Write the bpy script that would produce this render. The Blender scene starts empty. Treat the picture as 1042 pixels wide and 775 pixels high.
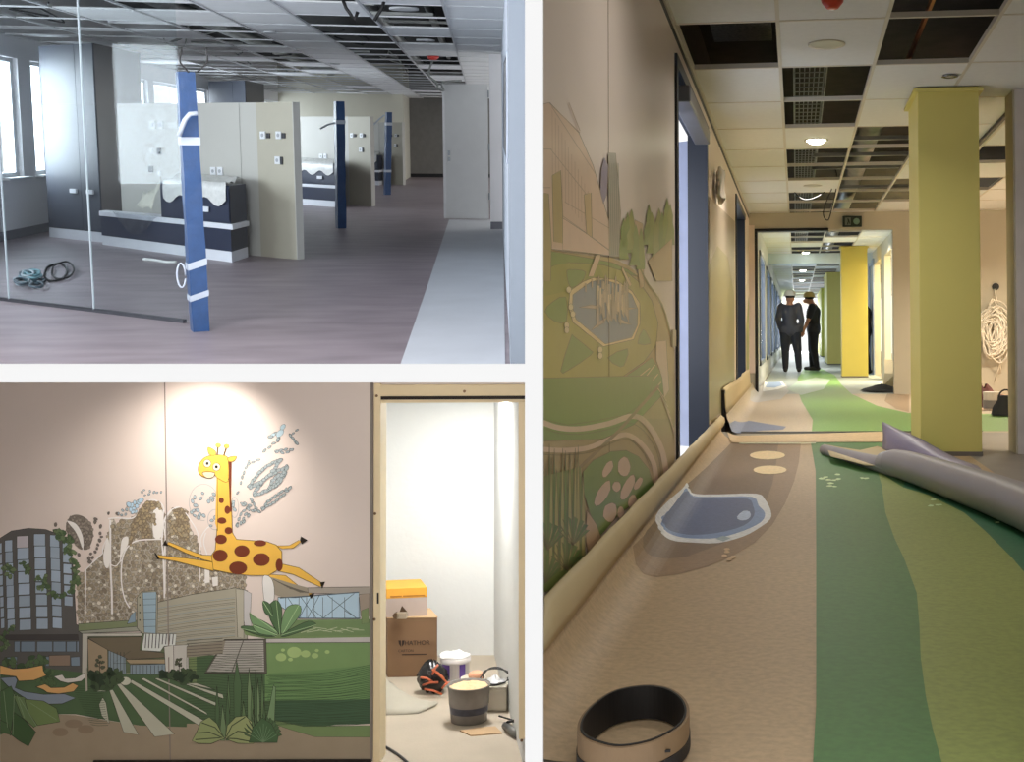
import bpy, bmesh, math, random
from mathutils import Vector, Matrix
from mathutils.geometry import tessellate_polygon
random.seed(7)
SC = bpy.context.scene
COL = SC.collection
W, H = 1042, 775
F = 1240.0
PX, PY = 690.0, 310.0
V = Vector

# ------------------------------------------------------------------ camera and the three rooms
def pixdir(px, py):
    return V(((px-PX), -(py-PY), -F)).normalized()
def basis(d, a):
    c = (d[1]+a*d[0])/(-d[2])
    u = V((a, 1, c)).normalized()
    x = d.cross(u).normalized()
    return x, d, u
d3 = pixdir(810, 340)
X3, Y3, Z3 = basis(d3, -0.004)
RWC = Matrix((X3, Y3, Z3))                 # camera axes -> world axes
CAMH3 = 0.85
CAMPOS = V((0, 0, CAMH3))
cam_d = bpy.data.cameras.new('camera')
cam = bpy.data.objects.new('camera', cam_d)
COL.objects.link(cam)
cam_d.sensor_fit = 'HORIZONTAL'
cam_d.sensor_width = 36.0
cam_d.lens = F*36.0/W
cam_d.shift_x = (W/2-PX)/W
cam_d.shift_y = (PY-H/2)/W
cam_d.clip_start = 0.05
cam_d.clip_end = 400
cam.matrix_world = Matrix.Translation(CAMPOS) @ RWC.to_4x4()
SC.camera = cam

class Room:
    """a rigid frame (metres, z up from its floor) in which one place is built"""
    def __init__(s, R, h):
        s.h = h
        s.M = Matrix.Translation(CAMPOS - (R @ V((0, 0, 1)))*h) @ R.to_4x4()
        s.R = R
        s.inv = R.transposed() @ RWC
    def ray(s, px, py):
        return (s.inv @ pixdir(px, py)).normalized()
    def P(s, px, py, z=0.0):
        r = s.ray(px, py); t = (z-s.h)/r.z
        return V((r.x*t, r.y*t, z))
    def onY(s, px, py, y):
        r = s.ray(px, py); t = y/r.y
        return V((r.x*t, y, s.h+r.z*t))
    def onX(s, px, py, x):
        r = s.ray(px, py); t = x/r.x
        return V((x, r.y*t, s.h+r.z*t))
    def at(s, px, py, dist):
        r = s.ray(px, py)
        return V((0, 0, s.h)) + r*(dist/r.y)
    def zat(s, px, py, p):
        r = s.ray(px, py); n = math.hypot(r.x, r.y)
        t = (p[0]*r.x+p[1]*r.y)/(n*n)
        return s.h+r.z*t
def rot_from(x, y, z):
    m = Matrix((x, y, z)).transposed()     # columns
    return m
R3M = Room(Matrix.Identity(3), CAMH3)
d1 = pixdir(490, 138)
x1, y1, z1 = basis(d1, 0.012)
R1M = Room(rot_from(RWC @ x1, RWC @ y1, RWC @ z1), 1.45)
# room 2: level, facing the camera squarely
fw = RWC @ V((0, 0, -1)); fw.z = 0; fw.normalize()
up = V((0, 0, 1)); rx = fw.cross(up).normalized()
R2M = Room(rot_from(rx, fw, up), 2.46)
# cut face frame: exactly parallel to the camera's picture plane
RC = Room(rot_from(RWC @ V((1, 0, 0)), RWC @ V((0, 0, -1)), RWC @ V((0, 1, 0))), 0.0)

# ------------------------------------------------------------------ colour and materials
def s2l(c):
    c = c/255.0
    return c/12.92 if c <= 0.04045 else ((c+0.055)/1.055)**2.4
def lin(rgb, k=1.0):
    return tuple(min(0.86, max(0.004, s2l(v)/k)) for v in rgb)
MATS = {}
def mat(name, rgb, rough=0.6, k=1.0, metal=0.0, var=0.06, scale=6.0, bump=0.0, bscale=60.0, coat=0.0, stretch=None, spec=0.5):
    if name in MATS: return MATS[name]
    m = bpy.data.materials.new(name); m.use_nodes = True
    nt = m.node_tree; b = nt.nodes['Principled BSDF']
    c = lin(rgb, k)
    tc = nt.nodes.new('ShaderNodeTexCoord')
    mp = nt.nodes.new('ShaderNodeMapping')
    if stretch: mp.inputs['Scale'].default_value = stretch
    nt.links.new(tc.outputs['Object'], mp.inputs['Vector'])
    n = nt.nodes.new('ShaderNodeTexNoise'); n.inputs['Scale'].default_value = scale; n.inputs['Detail'].default_value = 6
    nt.links.new(mp.outputs['Vector'], n.inputs['Vector'])
    r = nt.nodes.new('ShaderNodeValToRGB')
    r.color_ramp.elements[0].position = 0.3; r.color_ramp.elements[1].position = 0.7
    r.color_ramp.elements[0].color = tuple(v*(1-var) for v in c)+(1,)
    r.color_ramp.elements[1].color = tuple(min(.95, v*(1+var)) for v in c)+(1,)
    nt.links.new(n.outputs['Fac'], r.inputs['Fac'])
    nt.links.new(r.outputs['Color'], b.inputs['Base Color'])
    b.inputs['Roughness'].default_value = rough
    b.inputs['Metallic'].default_value = metal
    b.inputs['Coat Weight'].default_value = coat
    b.inputs['Specular IOR Level'].default_value = spec
    if bump:
        n2 = nt.nodes.new('ShaderNodeTexNoise'); n2.inputs['Scale'].default_value = bscale
        nt.links.new(mp.outputs['Vector'], n2.inputs['Vector'])
        bp = nt.nodes.new('ShaderNodeBump'); bp.inputs['Strength'].default_value = bump; bp.inputs['Distance'].default_value = 0.01
        nt.links.new(n2.outputs['Fac'], bp.inputs['Height']); nt.links.new(bp.outputs['Normal'], b.inputs['Normal'])
    MATS[name] = m
    return m
def emit(name, rgb, strength):
    m = bpy.data.materials.new(name); m.use_nodes = True
    b = m.node_tree.nodes['Principled BSDF']
    b.inputs['Base Color'].default_value = (.8, .8, .8, 1)
    b.inputs['Emission Color'].default_value = lin(rgb)+(1,)
    b.inputs['Emission Strength'].default_value = strength
    return m
def colmat(name, rough=0.5, coat=0.0, bump=0.0, spec=0.5):
    """print on vinyl: colours of the drawing are stored per face"""
    m = bpy.data.materials.new(name); m.use_nodes = True
    nt = m.node_tree; b = nt.nodes['Principled BSDF']
    a = nt.nodes.new('ShaderNodeAttribute'); a.attribute_name = 'Col'
    tc = nt.nodes.new('ShaderNodeTexCoord')
    n = nt.nodes.new('ShaderNodeTexNoise'); n.inputs['Scale'].default_value = 9; n.inputs['Detail'].default_value = 8
    nt.links.new(tc.outputs['Object'], n.inputs['Vector'])
    mr = nt.nodes.new('ShaderNodeMapRange'); mr.inputs['To Min'].default_value = 0.92; mr.inputs['To Max'].default_value = 1.08
    nt.links.new(n.outputs['Fac'], mr.inputs['Value'])
    mx = nt.nodes.new('ShaderNodeVectorMath'); mx.operation = 'SCALE'
    nt.links.new(a.outputs['Color'], mx.inputs[0]); nt.links.new(mr.outputs['Result'], mx.inputs['Scale'])
    nt.links.new(mx.outputs['Vector'], b.inputs['Base Color'])
    b.inputs['Roughness'].default_value = rough; b.inputs['Coat Weight'].default_value = coat
    b.inputs['Specular IOR Level'].default_value = spec
    if bump:
        n3 = nt.nodes.new('ShaderNodeTexNoise'); n3.inputs['Scale'].default_value = 45; n3.inputs['Detail'].default_value = 3
        nt.links.new(tc.outputs['Object'], n3.inputs['Vector'])
        m3 = nt.nodes.new('ShaderNodeMapRange'); m3.inputs['From Min'].default_value = .35; m3.inputs['From Max'].default_value = .65; m3.inputs['To Min'].default_value = 0.9; m3.inputs['To Max'].default_value = 1.1
        nt.links.new(n3.outputs['Fac'], m3.inputs['Value'])
        mu = nt.nodes.new('ShaderNodeMath'); mu.operation = 'MULTIPLY'
        nt.links.new(mr.outputs['Result'], mu.inputs[0]); nt.links.new(m3.outputs['Result'], mu.inputs[1]); nt.links.new(mu.outputs[0], mx.inputs['Scale'])
        n2 = nt.nodes.new('ShaderNodeTexNoise'); n2.inputs['Scale'].default_value = 260
        nt.links.new(tc.outputs['Object'], n2.inputs['Vector'])
        bp = nt.nodes.new('ShaderNodeBump'); bp.inputs['Strength'].default_value = bump; bp.inputs['Distance'].default_value = 0.004
        nt.links.new(n2.outputs['Fac'], bp.inputs['Height']); nt.links.new(bp.outputs['Normal'], b.inputs['Normal'])
    return m
def glassmat(name, tint=(0.86, 0.92, 0.93), alpha=0.12, rough=0.03):
    m = bpy.data.materials.new(name); m.use_nodes = True
    nt = m.node_tree; nt.nodes.remove(nt.nodes['Principled BSDF'])
    out = nt.nodes['Material Output']
    t = nt.nodes.new('ShaderNodeBsdfTransparent'); t.inputs['Color'].default_value = tint+(1,)
    g = nt.nodes.new('ShaderNodeBsdfGlossy'); g.inputs['Roughness'].default_value = rough
    fr = nt.nodes.new('ShaderNodeLayerWeight'); fr.inputs['Blend'].default_value = 0.5
    pw = nt.nodes.new('ShaderNodeMath'); pw.operation = 'POWER'; pw.inputs[1].default_value = 5
    ad = nt.nodes.new('ShaderNodeMath'); ad.operation = 'MULTIPLY_ADD'; ad.inputs[1].default_value = 0.5; ad.inputs[2].default_value = alpha
    nt.links.new(fr.outputs['Facing'], pw.inputs[0]); nt.links.new(pw.outputs[0], ad.inputs[0])
    mx = nt.nodes.new('ShaderNodeMixShader')
    nt.links.new(ad.outputs[0], mx.inputs[0]); nt.links.new(t.outputs[0], mx.inputs[1]); nt.links.new(g.outputs[0], mx.inputs[2])
    nt.links.new(mx.outputs[0], out.inputs['Surface'])
    return m

# ------------------------------------------------------------------ mesh builder
def cr(pts, n=6, closed=True):
    """smooth curve through the points"""
    out = []; N = len(pts)
    rng = range(N) if closed else range(N-1)
    for i in rng:
        if closed: p = [V(pts[(i+j-1) % N]) for j in range(4)]
        else: p = [V(pts[min(max(i+j-1, 0), N-1)]) for j in range(4)]
        for k in range(n):
            t = k/n
            out.append(0.5*((2*p[1])+(p[2]-p[0])*t+(2*p[0]-5*p[1]+4*p[2]-p[3])*t*t+(3*p[1]-p[0]-3*p[2]+p[3])*t**3))
    if not closed: out.append(V(pts[-1]))
    return [tuple(o) for o in out]
class MB:
    def __init__(s): s.v = []; s.f = []; s.m = []; s.c = []
    def face(s, pts, mi=0, col=None):
        b = len(s.v); s.v += [tuple(p) for p in pts]; s.f.append(list(range(b, b+len(pts)))); s.m.append(mi); s.c.append(col)
    def idx(s, vs, fs, mi=0, col=None):
        b = len(s.v); s.v += [tuple(p) for p in vs]
        for f in fs: s.f.append([b+i for i in f]); s.m.append(mi); s.c.append(col)
    def prism(s, foot, z0, z1, mi=0, col=None, top=None):
        """footprint in plan from z0 to z1; z may be a list per vertex"""
        n = len(foot)
        A = sum(foot[i][0]*foot[(i+1) % n][1]-foot[(i+1) % n][0]*foot[i][1] for i in range(n))
        if A < 0: foot = list(reversed(foot))
        tp = top or foot
        if top and A < 0: tp = list(reversed(top))
        vs = [(p[0], p[1], z0) for p in foot]+[(p[0], p[1], z1) for p in tp]
        fs = [[i, (i+1) % n, n+(i+1) % n, n+i] for i in range(n)]+[list(range(n-1, -1, -1)), list(range(n, 2*n))]
        s.idx(vs, fs, mi, col); return s
    def box(s, lo, hi, mi=0, col=None):
        return s.prism([(lo[0], lo[1]), (hi[0], lo[1]), (hi[0], hi[1]), (lo[0], hi[1])], lo[2], hi[2], mi, col)
    def obox(s, c, ax, ay, az, mi=0, col=None):
        c, ax, ay, az = V(c), V(ax), V(ay), V(az)
        vs = [c+ax*i+ay*j+az*k for k in (-1, 1) for j in (-1, 1) for i in (-1, 1)]
        s.idx(vs, [[0, 2, 3, 1], [4, 5, 7, 6], [0, 1, 5, 4], [2, 6, 7, 3], [0, 4, 6, 2], [1, 3, 7, 5]], mi, col); return s
    def tube(s, path, r, n=8, mi=0, col=None, cap=True, closed=False):
        path = [V(p) for p in path]; N = len(path); rs = r if isinstance(r, (list, tuple)) else [r]*N
        vs = []; ref = None
        for i, p in enumerate(path):
            if closed: t = path[(i+1) % N]-path[i-1]
            else: t = path[min(i+1, N-1)]-path[max(i-1, 0)]
            if t.length < 1e-9: t = V((0, 0, 1))
            t.normalize()
            if ref is None:
                ref = t.cross(V((0, 0, 1)))
                if ref.length < 0.1: ref = t.cross(V((1, 0, 0)))
            ref = (ref-t*ref.dot(t)).normalized(); b = t.cross(ref)
            for k in range(n):
                a = 2*math.pi*k/n
                vs.append(p+(ref*math.cos(a)+b*math.sin(a))*rs[i])
        fs = []
        for i in range(N if closed else N-1):
            j = (i+1) % N
            for k in range(n): fs.append([i*n+k, i*n+(k+1) % n, j*n+(k+1) % n, j*n+k])
        if cap and not closed: fs += [list(range(n-1, -1, -1)), list(range((N-1)*n, N*n))]
        s.idx(vs, fs, mi, col); return s
    def lathe(s, c, prof, n=24, mi=0, col=None, sx=1, sy=1):
        c = V(c); vs = []; fs = []
        for r, z in prof:
            for k in range(n):
                a = 2*math.pi*k/n; vs.append(c+V((math.cos(a)*r*sx, math.sin(a)*r*sy, z)))
        for i in range(len(prof)-1):
            for k in range(n): fs.append([i*n+k, i*n+(k+1) % n, (i+1)*n+(k+1) % n, (i+1)*n+k])
        s.idx(vs, fs, mi, col); return s
    def grid(s, rows, mi=0, col=None, closed=False):
        n = len(rows[0]); vs = [p for r in rows for p in r]; fs = []
        for i in range(len(rows)-1):
            for k in range(n if closed else n-1): fs.append([i*n+k, i*n+(k+1) % n, (i+1)*n+(k+1) % n, (i+1)*n+k])
        s.idx(vs, fs, mi, col); return s
    def build(s, name, mats, parent=None, room=None, smooth=False, bevel=0, solid=0, sub=0, remesh=0):
        me = bpy.data.meshes.new(name)
        if parent is not None: base = V(parent['_b']); room = ROOMS[parent['_r']]
        else:
            xs = [p[0] for p in s.v]; ys = [p[1] for p in s.v]; zs = [p[2] for p in s.v]
            base = V(((min(xs)+max(xs))/2, (min(ys)+max(ys))/2, min(zs)))
        me.from_pydata([tuple(V(p)-base) for p in s.v], [], s.f)
        if not isinstance(mats, (list, tuple)): mats = [mats]
        for m in mats: me.materials.append(m)
        for p, mi in zip(me.polygons, s.m): p.material_index = mi; p.use_smooth = smooth
        if any(c is not None for c in s.c):
            at = me.attributes.new('Col', 'FLOAT_COLOR', 'CORNER')
            for p, c in zip(me.polygons, s.c):
                c = c or (.5, .5, .5)
                for li in p.loop_indices: at.data[li].color = (c[0], c[1], c[2], 1)
        me.validate(); me.update()
        o = bpy.data.objects.new(name, me); COL.objects.link(o)
        if parent is not None: o.parent = parent
        else: o.matrix_world = room.M @ Matrix.Translation(base)
        if parent is not None and False: pass
        o['_b'] = tuple(base); o['_r'] = ROOMS.index(room)
        if solid:
            md = o.modifiers.new('thickness', 'SOLIDIFY'); md.thickness = solid; md.offset = 0
        if remesh:
            md = o.modifiers.new('skin', 'REMESH'); md.mode = 'VOXEL'; md.voxel_size = remesh; md.use_smooth_shade = True
            md = o.modifiers.new('soft', 'SMOOTH'); md.factor = 0.5; md.iterations = 3
        if bevel:
            md = o.modifiers.new('edge', 'BEVEL'); md.width = bevel; md.segments = 2; md.limit_method = 'ANGLE'
        if sub:
            md = o.modifiers.new('sub', 'SUBSURF'); md.levels = sub; md.render_levels = sub
        return o
ROOMS = [R1M, R2M, R3M, RC]
def thing(name, label, cat, room, base, group=None):
    o = bpy.data.objects.new(name, None); COL.objects.link(o)
    o.empty_display_size = 0.1
    o.matrix_world = room.M @ Matrix.Translation(V(base))
    o['_b'] = tuple(base); o['_r'] = ROOMS.index(room)
    o['label'] = label; o['category'] = cat
    if group: o['group'] = group
    return o
def tag(o, label, cat, group=None, kind=None):
    o['label'] = label; o['category'] = cat
    if group: o['group'] = group
    if kind: o['kind'] = kind
    return o
def struct(o, label=None):
    o['kind'] = 'structure'
    if label: o['label'] = label
    return o
def area_light(name, room, pos, target, sx, sy, power, rgb, spread=180):
    l = bpy.data.lights.new(name, 'AREA'); l.shape = 'RECTANGLE'; l.size = sx; l.size_y = sy; l.energy = power; l.color = lin(rgb) if max(rgb) > 1 else rgb
    l.spread = math.radians(spread)
    o = bpy.data.objects.new(name, l); COL.objects.link(o)
    d = (V(target)-V(pos)).normalized()
    q = d.to_track_quat('-Z', 'Y').to_matrix().to_4x4()
    o.matrix_world = room.M @ (Matrix.Translation(V(pos)) @ q)
    return o
def spot_light(name, room, pos, target, power, rgb, angle=80, blend=0.6, r=0.04):
    l = bpy.data.lights.new(name, 'SPOT'); l.energy = power; l.color = rgb; l.spot_size = math.radians(angle); l.spot_blend = blend; l.shadow_soft_size = r
    o = bpy.data.objects.new(name, l); COL.objects.link(o)
    d = (V(target)-V(pos)).normalized()
    o.matrix_world = room.M @ (Matrix.Translation(V(pos)) @ d.to_track_quat('-Z', 'Y').to_matrix().to_4x4())
    return o
def copy_tree(o, M=None, parent=None):
    c = o.copy(); COL.objects.link(c)
    if parent is not None: c.parent = parent; c.matrix_parent_inverse = Matrix.Identity(4)
    for ch in o.children: copy_tree(ch, None, c)
    if M is not None: c.matrix_world = M
    return c

# ------------------------------------------------------------------ flat drawing printed on a surface
class Art:
    def __init__(s, mapper, zoom=None):
        s.mb = MB(); s.map = mapper; s.L = 0; s.z = zoom or (lambda x, y: (x, y))
    def _p(s, pts): return [s.z(*p[:2]) for p in pts]
    def raw(s, pts, c, layer):
        vs = [s.map(p[0], p[1], layer) for p in pts]
        tri = tessellate_polygon([[V((p[0], p[1], 0)) for p in pts]])
        s.mb.idx(vs, [list(t) for t in tri], 0, c)
    def poly(s, pts, fill, line=None, w=0.5, smooth=0, zm=True):
        if zm: pts = s._p(pts)
        if smooth: pts = cr([(p[0], p[1], 0) for p in pts], smooth)
        s.L += 1
        if fill is not None: s.raw(pts, fill, s.L)
        if line is not None: s.stroke(list(pts)+[pts[0]], line, w, zm=False)
    def stroke(s, pts, c, w=0.6, smooth=0, zm=True, taper=False):
        if zm: pts = s._p(pts)
        if smooth: pts = cr([(p[0], p[1], 0) for p in pts], smooth, closed=False)
        s.L += 1
        P = [V((p[0], p[1])) for p in pts]; n = len(P)
        L, R = [], []
        for i in range(n):
            t = P[min(i+1, n-1)]-P[max(i-1, 0)]
            if t.length < 1e-6: t = V((1, 0))
            t.normalize(); nn = V((-t.y, t.x))*w/2*(1-(i/(n-1))*0.8 if taper else 1)
            L.append(P[i]+nn); R.append(P[i]-nn)
        vs = [s.map(p.x, p.y, s.L) for p in L]+[s.map(p.x, p.y, s.L) for p in R]
        s.mb.idx(vs, [[i, i+1, n+i+1, n+i] for i in range(n-1)], 0, c)
    def ell(s, cx, cy, rx, ry, fill, line=None, w=0.4, rot=0, n=14, zm=False, jag=0):
        if zm:
            a = s.z(cx, cy); b = s.z(cx+rx, cy+ry); rx = b[0]-a[0]; ry = b[1]-a[1]; cx, cy = a
        c, sn = math.cos(rot), math.sin(rot); pts = []
        for k in range(n):
            a = 2*math.pi*k/n; q = 1+random.uniform(-jag, jag)
            x, y = math.cos(a)*rx*q, math.sin(a)*ry*q
            pts.append((cx+x*c-y*sn, cy+x*sn+y*c))
        if line is not None:      # a darker rim under the fill
            s.L += 1; e = 1+w/max(rx, ry, .1)
            s.raw([(cx+(p[0]-cx)*e, cy+(p[1]-cy)*e) for p in pts], line, s.L)
        if fill is not None: s.L += 1; s.raw(pts, fill, s.L)
def inside(x, y, poly):
    r = False; n = len(poly); j = n-1
    for i in range(n):
        xi, yi, xj, yj = poly[i][0], poly[i][1], poly[j][0], poly[j][1]
        if (yi > y) != (yj > y) and x < (xj-xi)*(y-yi)/(yj-yi)+xi: r = not r
        j = i
    return r
def zoomer(ox, oy, s): return lambda x, y: (ox+x/s, oy+y/s)
def text_mesh(name, body, size, mats, parent, room, origin, ax, ay, extr=0.0006):
    """lettering as a mesh lying on a surface"""
    cu = bpy.data.curves.new(name, 'FONT'); cu.body = body; cu.size = size; cu.extrude = extr; cu.align_x = 'CENTER'; cu.align_y = 'CENTER'
    t = bpy.data.objects.new(name+'_tmp', cu); COL.objects.link(t)
    dg = bpy.context.evaluated_depsgraph_get(); me = bpy.data.meshes.new_from_object(t.evaluated_get(dg))
    bpy.data.objects.remove(t)
    ax, ay = V(ax).normalized(), V(ay).normalized(); az = ax.cross(ay)
    R = Matrix((ax, ay, az)).transposed()
    vs = [tuple(V(origin)+R @ v.co) for v in me.vertices]; mb = MB(); mb.idx(vs, [list(p.vertices) for p in me.polygons])
    bpy.data.meshes.remove(me)
    return mb.build(name, mats, parent, room)
# ================================================================== white borders between the three views, built as added walls
D = 2.3
m_white = mat('white_paint', (250, 250, 250), 0.9, var=0.01)
def cpt(px, py, y=D): return RC.onY(px, py, y)
def cutwall():
    """added white border wall with three openings; also keeps outside light off the rooms"""
    mb = MB(); T = 0.012
    def slab(xa, ya, xb, yb):
        a = cpt(xa, ya); b = cpt(xb, yb)
        mb.box((min(a.x, b.x), D, min(a.z, b.z)), (max(a.x, b.x), D+T, max(a.z, b.z)))
    X0, X1, Y0, Y1 = -1900, 2400, -1500, 2300
    slab(X0, Y0, X1, -40); slab(X0, 815, X1, Y1)
    slab(X0, -40, -40, 815); slab(1085, -40, X1, 815)
    slab(534.2, -40, 552.4, 815)
    slab(-40, 370.2, 534.2, 389.0)
    return mb.build('border_wall', m_white, None, RC)
struct(cutwall(), 'added white border wall with three openings')
# added partitions running back from the border, shielding each room's light
mb = MB(); a0 = cpt(541.6, 300, D+.012); a1 = cpt(541.6, 300, 13.5)
n = V((a1.y-a0.y, -(a1.x-a0.x), 0)).normalized()*0.005
lo = cpt(543, 1500, D).z*1.2; hi = cpt(543, -1200, D).z*1.2
mb.prism([(a0+n)[:2], (a1+n)[:2], (a1-n)[:2], (a0-n)[:2]], lo, hi)
struct(mb.build('border_partition', m_white, None, RC), 'added white border partition between the rooms')
mb = MB()
for xa, xb, yy0, yy1 in [(-500, 542, D+.012, 13.0)]:
    p = [cpt(xa, 379.6, yy0), cpt(xb, 379.6, yy0), cpt(xb, 379.6, yy1), cpt(xa, 379.6, yy1)]
    q = [v+V((0, 0, .012)) for v in p]; r = [v-V((0, 0, .004)) for v in p]
    mb.idx(r+q, [[3, 2, 1, 0], [4, 5, 6, 7], [0, 1, 5, 4], [1, 2, 6, 5], [2, 3, 7, 6], [3, 0, 4, 7]])
struct(mb.build('border_slab', m_white, None, RC), 'added white border slab between the upper and lower room')
# ================================================================== ROOM 2: mural wall and store room doorway
R = R2M; YW = 7.0
WLL = lambda px, py, y=YW: R.onY(px, py, y)
m_wall2 = mat('wall_board', (228, 218, 214), 0.42, var=0.02, scale=2, spec=0.4)
m_cream = mat('cream_frame', (250, 222, 186), 0.5, var=0.03)
m_plaster2 = mat('white_plaster', (226, 228, 226), 0.9, var=0.02, scale=3, bump=0.15, bscale=30)
m_floor2 = mat('screed_floor', (176, 164, 146), 0.7, var=0.09, scale=2.2, bump=0.1)
m_dark = mat('dark_gap', (30, 24, 20), 0.7)
m_screw = mat('screw_metal', (120, 95, 70), 0.4, metal=0.6)
def rectpx(mb, xa, ya, xb, yb, y0, y1, mi=0):
    a = WLL(xa, ya, y0); b = WLL(xb, yb, y0)
    mb.box((min(a.x, b.x), min(y0, y1), min(a.z, b.z)), (max(a.x, b.x), max(y0, y1), max(a.z, b.z)), mi)
XL = WLL(-160, 400).x
XD = WLL(386, 500).x; XR = WLL(532, 500).x; ZT = WLL(460, 409).z; ZC = WLL(200, 388).z+0.03
# shell
mb = MB(); mb.box((XL, YW, 0), (WLL(379, 500).x, YW+.1, ZC+.02)); mb.box((WLL(379, 500).x, YW, ZT+.05), (WLL(545, 500).x, YW+.1, ZC+.02))
struct(mb.build('wall_back', m_wall2, None, R), 'printed mural wall')
zl = lambda y: R.h-.0335*y
mb = MB(); vs = [(x, y, z) for x in (XL-.1, XL) for y, z in ((2.42, 0), (YW+.1, 0), (YW+.1, zl(YW+.1)), (2.42, zl(2.42)))]
mb.idx(vs, [[0, 1, 2, 3], [7, 6, 5, 4], [0, 4, 5, 1], [1, 5, 6, 2], [2, 6, 7, 3], [3, 7, 4, 0]]); struct(mb.build('wall_left', m_wall2, None, R))
mb = MB(); a = R.P(560, 772); mb.box((XL, 2.6, -.05), (WLL(550, 600, 9.6).x+.3, 9.7, 0)); f2 = mb.build('floor', m_floor2, None, R); struct(f2, 'grey screed floor of the store room')
# store room behind the doorway
ZCB = R.onY(300, 385.5, 9.55).z
P1 = R.P(528, 762); P2 = R.P(514, 709)
dv = (P2-P1); P1 = P1-dv*(P1.y-(YW+.1))/dv.y; P3 = P2+dv*((9.45-P2.y)/dv.y)
mb = MB(); mb.prism([P1[:2], P3[:2], (P3.x+.35, P3.y), (P1.x+.12, P1.y)], 0, ZCB)
struct(mb.build('wall_right', m_plaster2, None, R))
mb = MB(); mb.box((XD-1.3, 9.45, 0), (P3.x+.4, 9.55, ZCB)); struct(mb.build('wall_far', m_plaster2, None, R))
mb = MB(); mb.box((XD-1.3, YW+.1, 0), (XD-1.2, 9.45, ZCB)); struct(mb.build('wall_side', m_plaster2, None, R))
mb = MB(); mb.box((XD-1.3, YW+.1, ZCB), (P3.x+.5, 9.55, ZCB+.03)); struct(mb.build('ceiling', m_plaster2, None, R))
# seams, base line
mb = MB()
for i, ax in enumerate(((168.3, 388), (172, 773))): pass
pa, pb = WLL(167.6, 388), WLL(173.4, 774)
mb.idx([pa+V((-.0035, -.0012, 0)), pa+V((.0035, -.0012, 0)), pb+V((.0035, -.0022, 0)), pb+V((-.0035, -.0022, 0))], [[3, 2, 1, 0]])
rectpx(mb, 377.2, 388, 379.2, 774, YW, YW-.004)
struct(mb.build('trim_1', mat('seam_grey', (140, 132, 128), .7), None, R))  # grey strips marking the board joint and panel edge
mb = MB(); rectpx(mb, 96, 772.8, 378, 776, YW, YW-.015); struct(mb.build('baseboard_back', m_dark, None, R))
# door frame
mb = MB()
rectpx(mb, 380.3, 390, 386.5, 776, YW-.025, YW+.12)
rectpx(mb, 386.5, 391.5, 545, 402.5, YW-.025, YW+.12)
fr = thing('door_frame', 'cream metal door frame around the bright store room opening', 'door frame', R, (XD, YW, 0))
mb.build('frame', m_cream, fr, bevel=.004)
mb = MB(); rectpx(mb, 527.5, 408, 536, 752, YW-.01, YW+.08); mb.build('jamb', m_cream, fr, bevel=.004)
mb = MB(); rectpx(mb, 386.5, 406, 536, 409.2, YW-.004, YW+.1); mb.build('lintel', m_cream, fr)
mb = MB(); rectpx(mb, 385.5, 402.4, 536, 406, YW-.02, YW+.08)
mb.build('rubber_seal', m_dark, fr)
for (x, y) in ((383.2, 402.6), (472.5, 398), (381.5, 522.4), (381, 630), (530.5, 754)):
    mb = MB(); c = WLL(x, y, YW-.026); mb.tube([c, c+V((0, .006, 0))] if x < 530 else [c+V((0, .014, 0)), c+V((0, .02, 0))], .0085, 10); mb.build('screw', m_screw, fr)
mb = MB(); rectpx(mb, 383.6, 603, 385.3, 614, YW-.028, YW-.02); mb.build('strike_plate', m_dark, fr)

# ------------------------------------------------------------------ the mural
def A(r, g, b, k=.30):
    k = k*1.5 if k < .4 else k*1.12
    c = [s2l(v)/k for v in (r, g, b)]
    c = [c[0], c[1]/.88, c[2]/.76]; l = .3*c[0]+.6*c[1]+.1*c[2]
    return tuple(min(.86, max(.006, l+(v-l)*.74)) for v in c)
K1 = .42; K2 = .26
mural = Art(lambda px, py, L: WLL(min(px, 376.8), py, YW-.0008-.000008*L))
Z1 = zoomer(0, 385, 5.165); Z2 = zoomer(190, 385, 5.165); Z4 = zoomer(0, 530, 5.165); Z5 = zoomer(190, 530, 5.165)
Z7 = zoomer(0, 640, 5.21); Z8 = zoomer(190, 640, 5.21); ZC_ = zoomer(100, 480, 4.847); ZE = zoomer(40, 500, 5.5375)
LINE = A(34, 32, 26, .4); DK = A(56, 50, 42, .45)
TAN = A(108, 92, 70, K2); GRASS = A(70, 88, 44, K2); GRASSD = A(48, 68, 38, K2); GRASSL = A(92, 112, 58, K2)
m = mural
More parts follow.
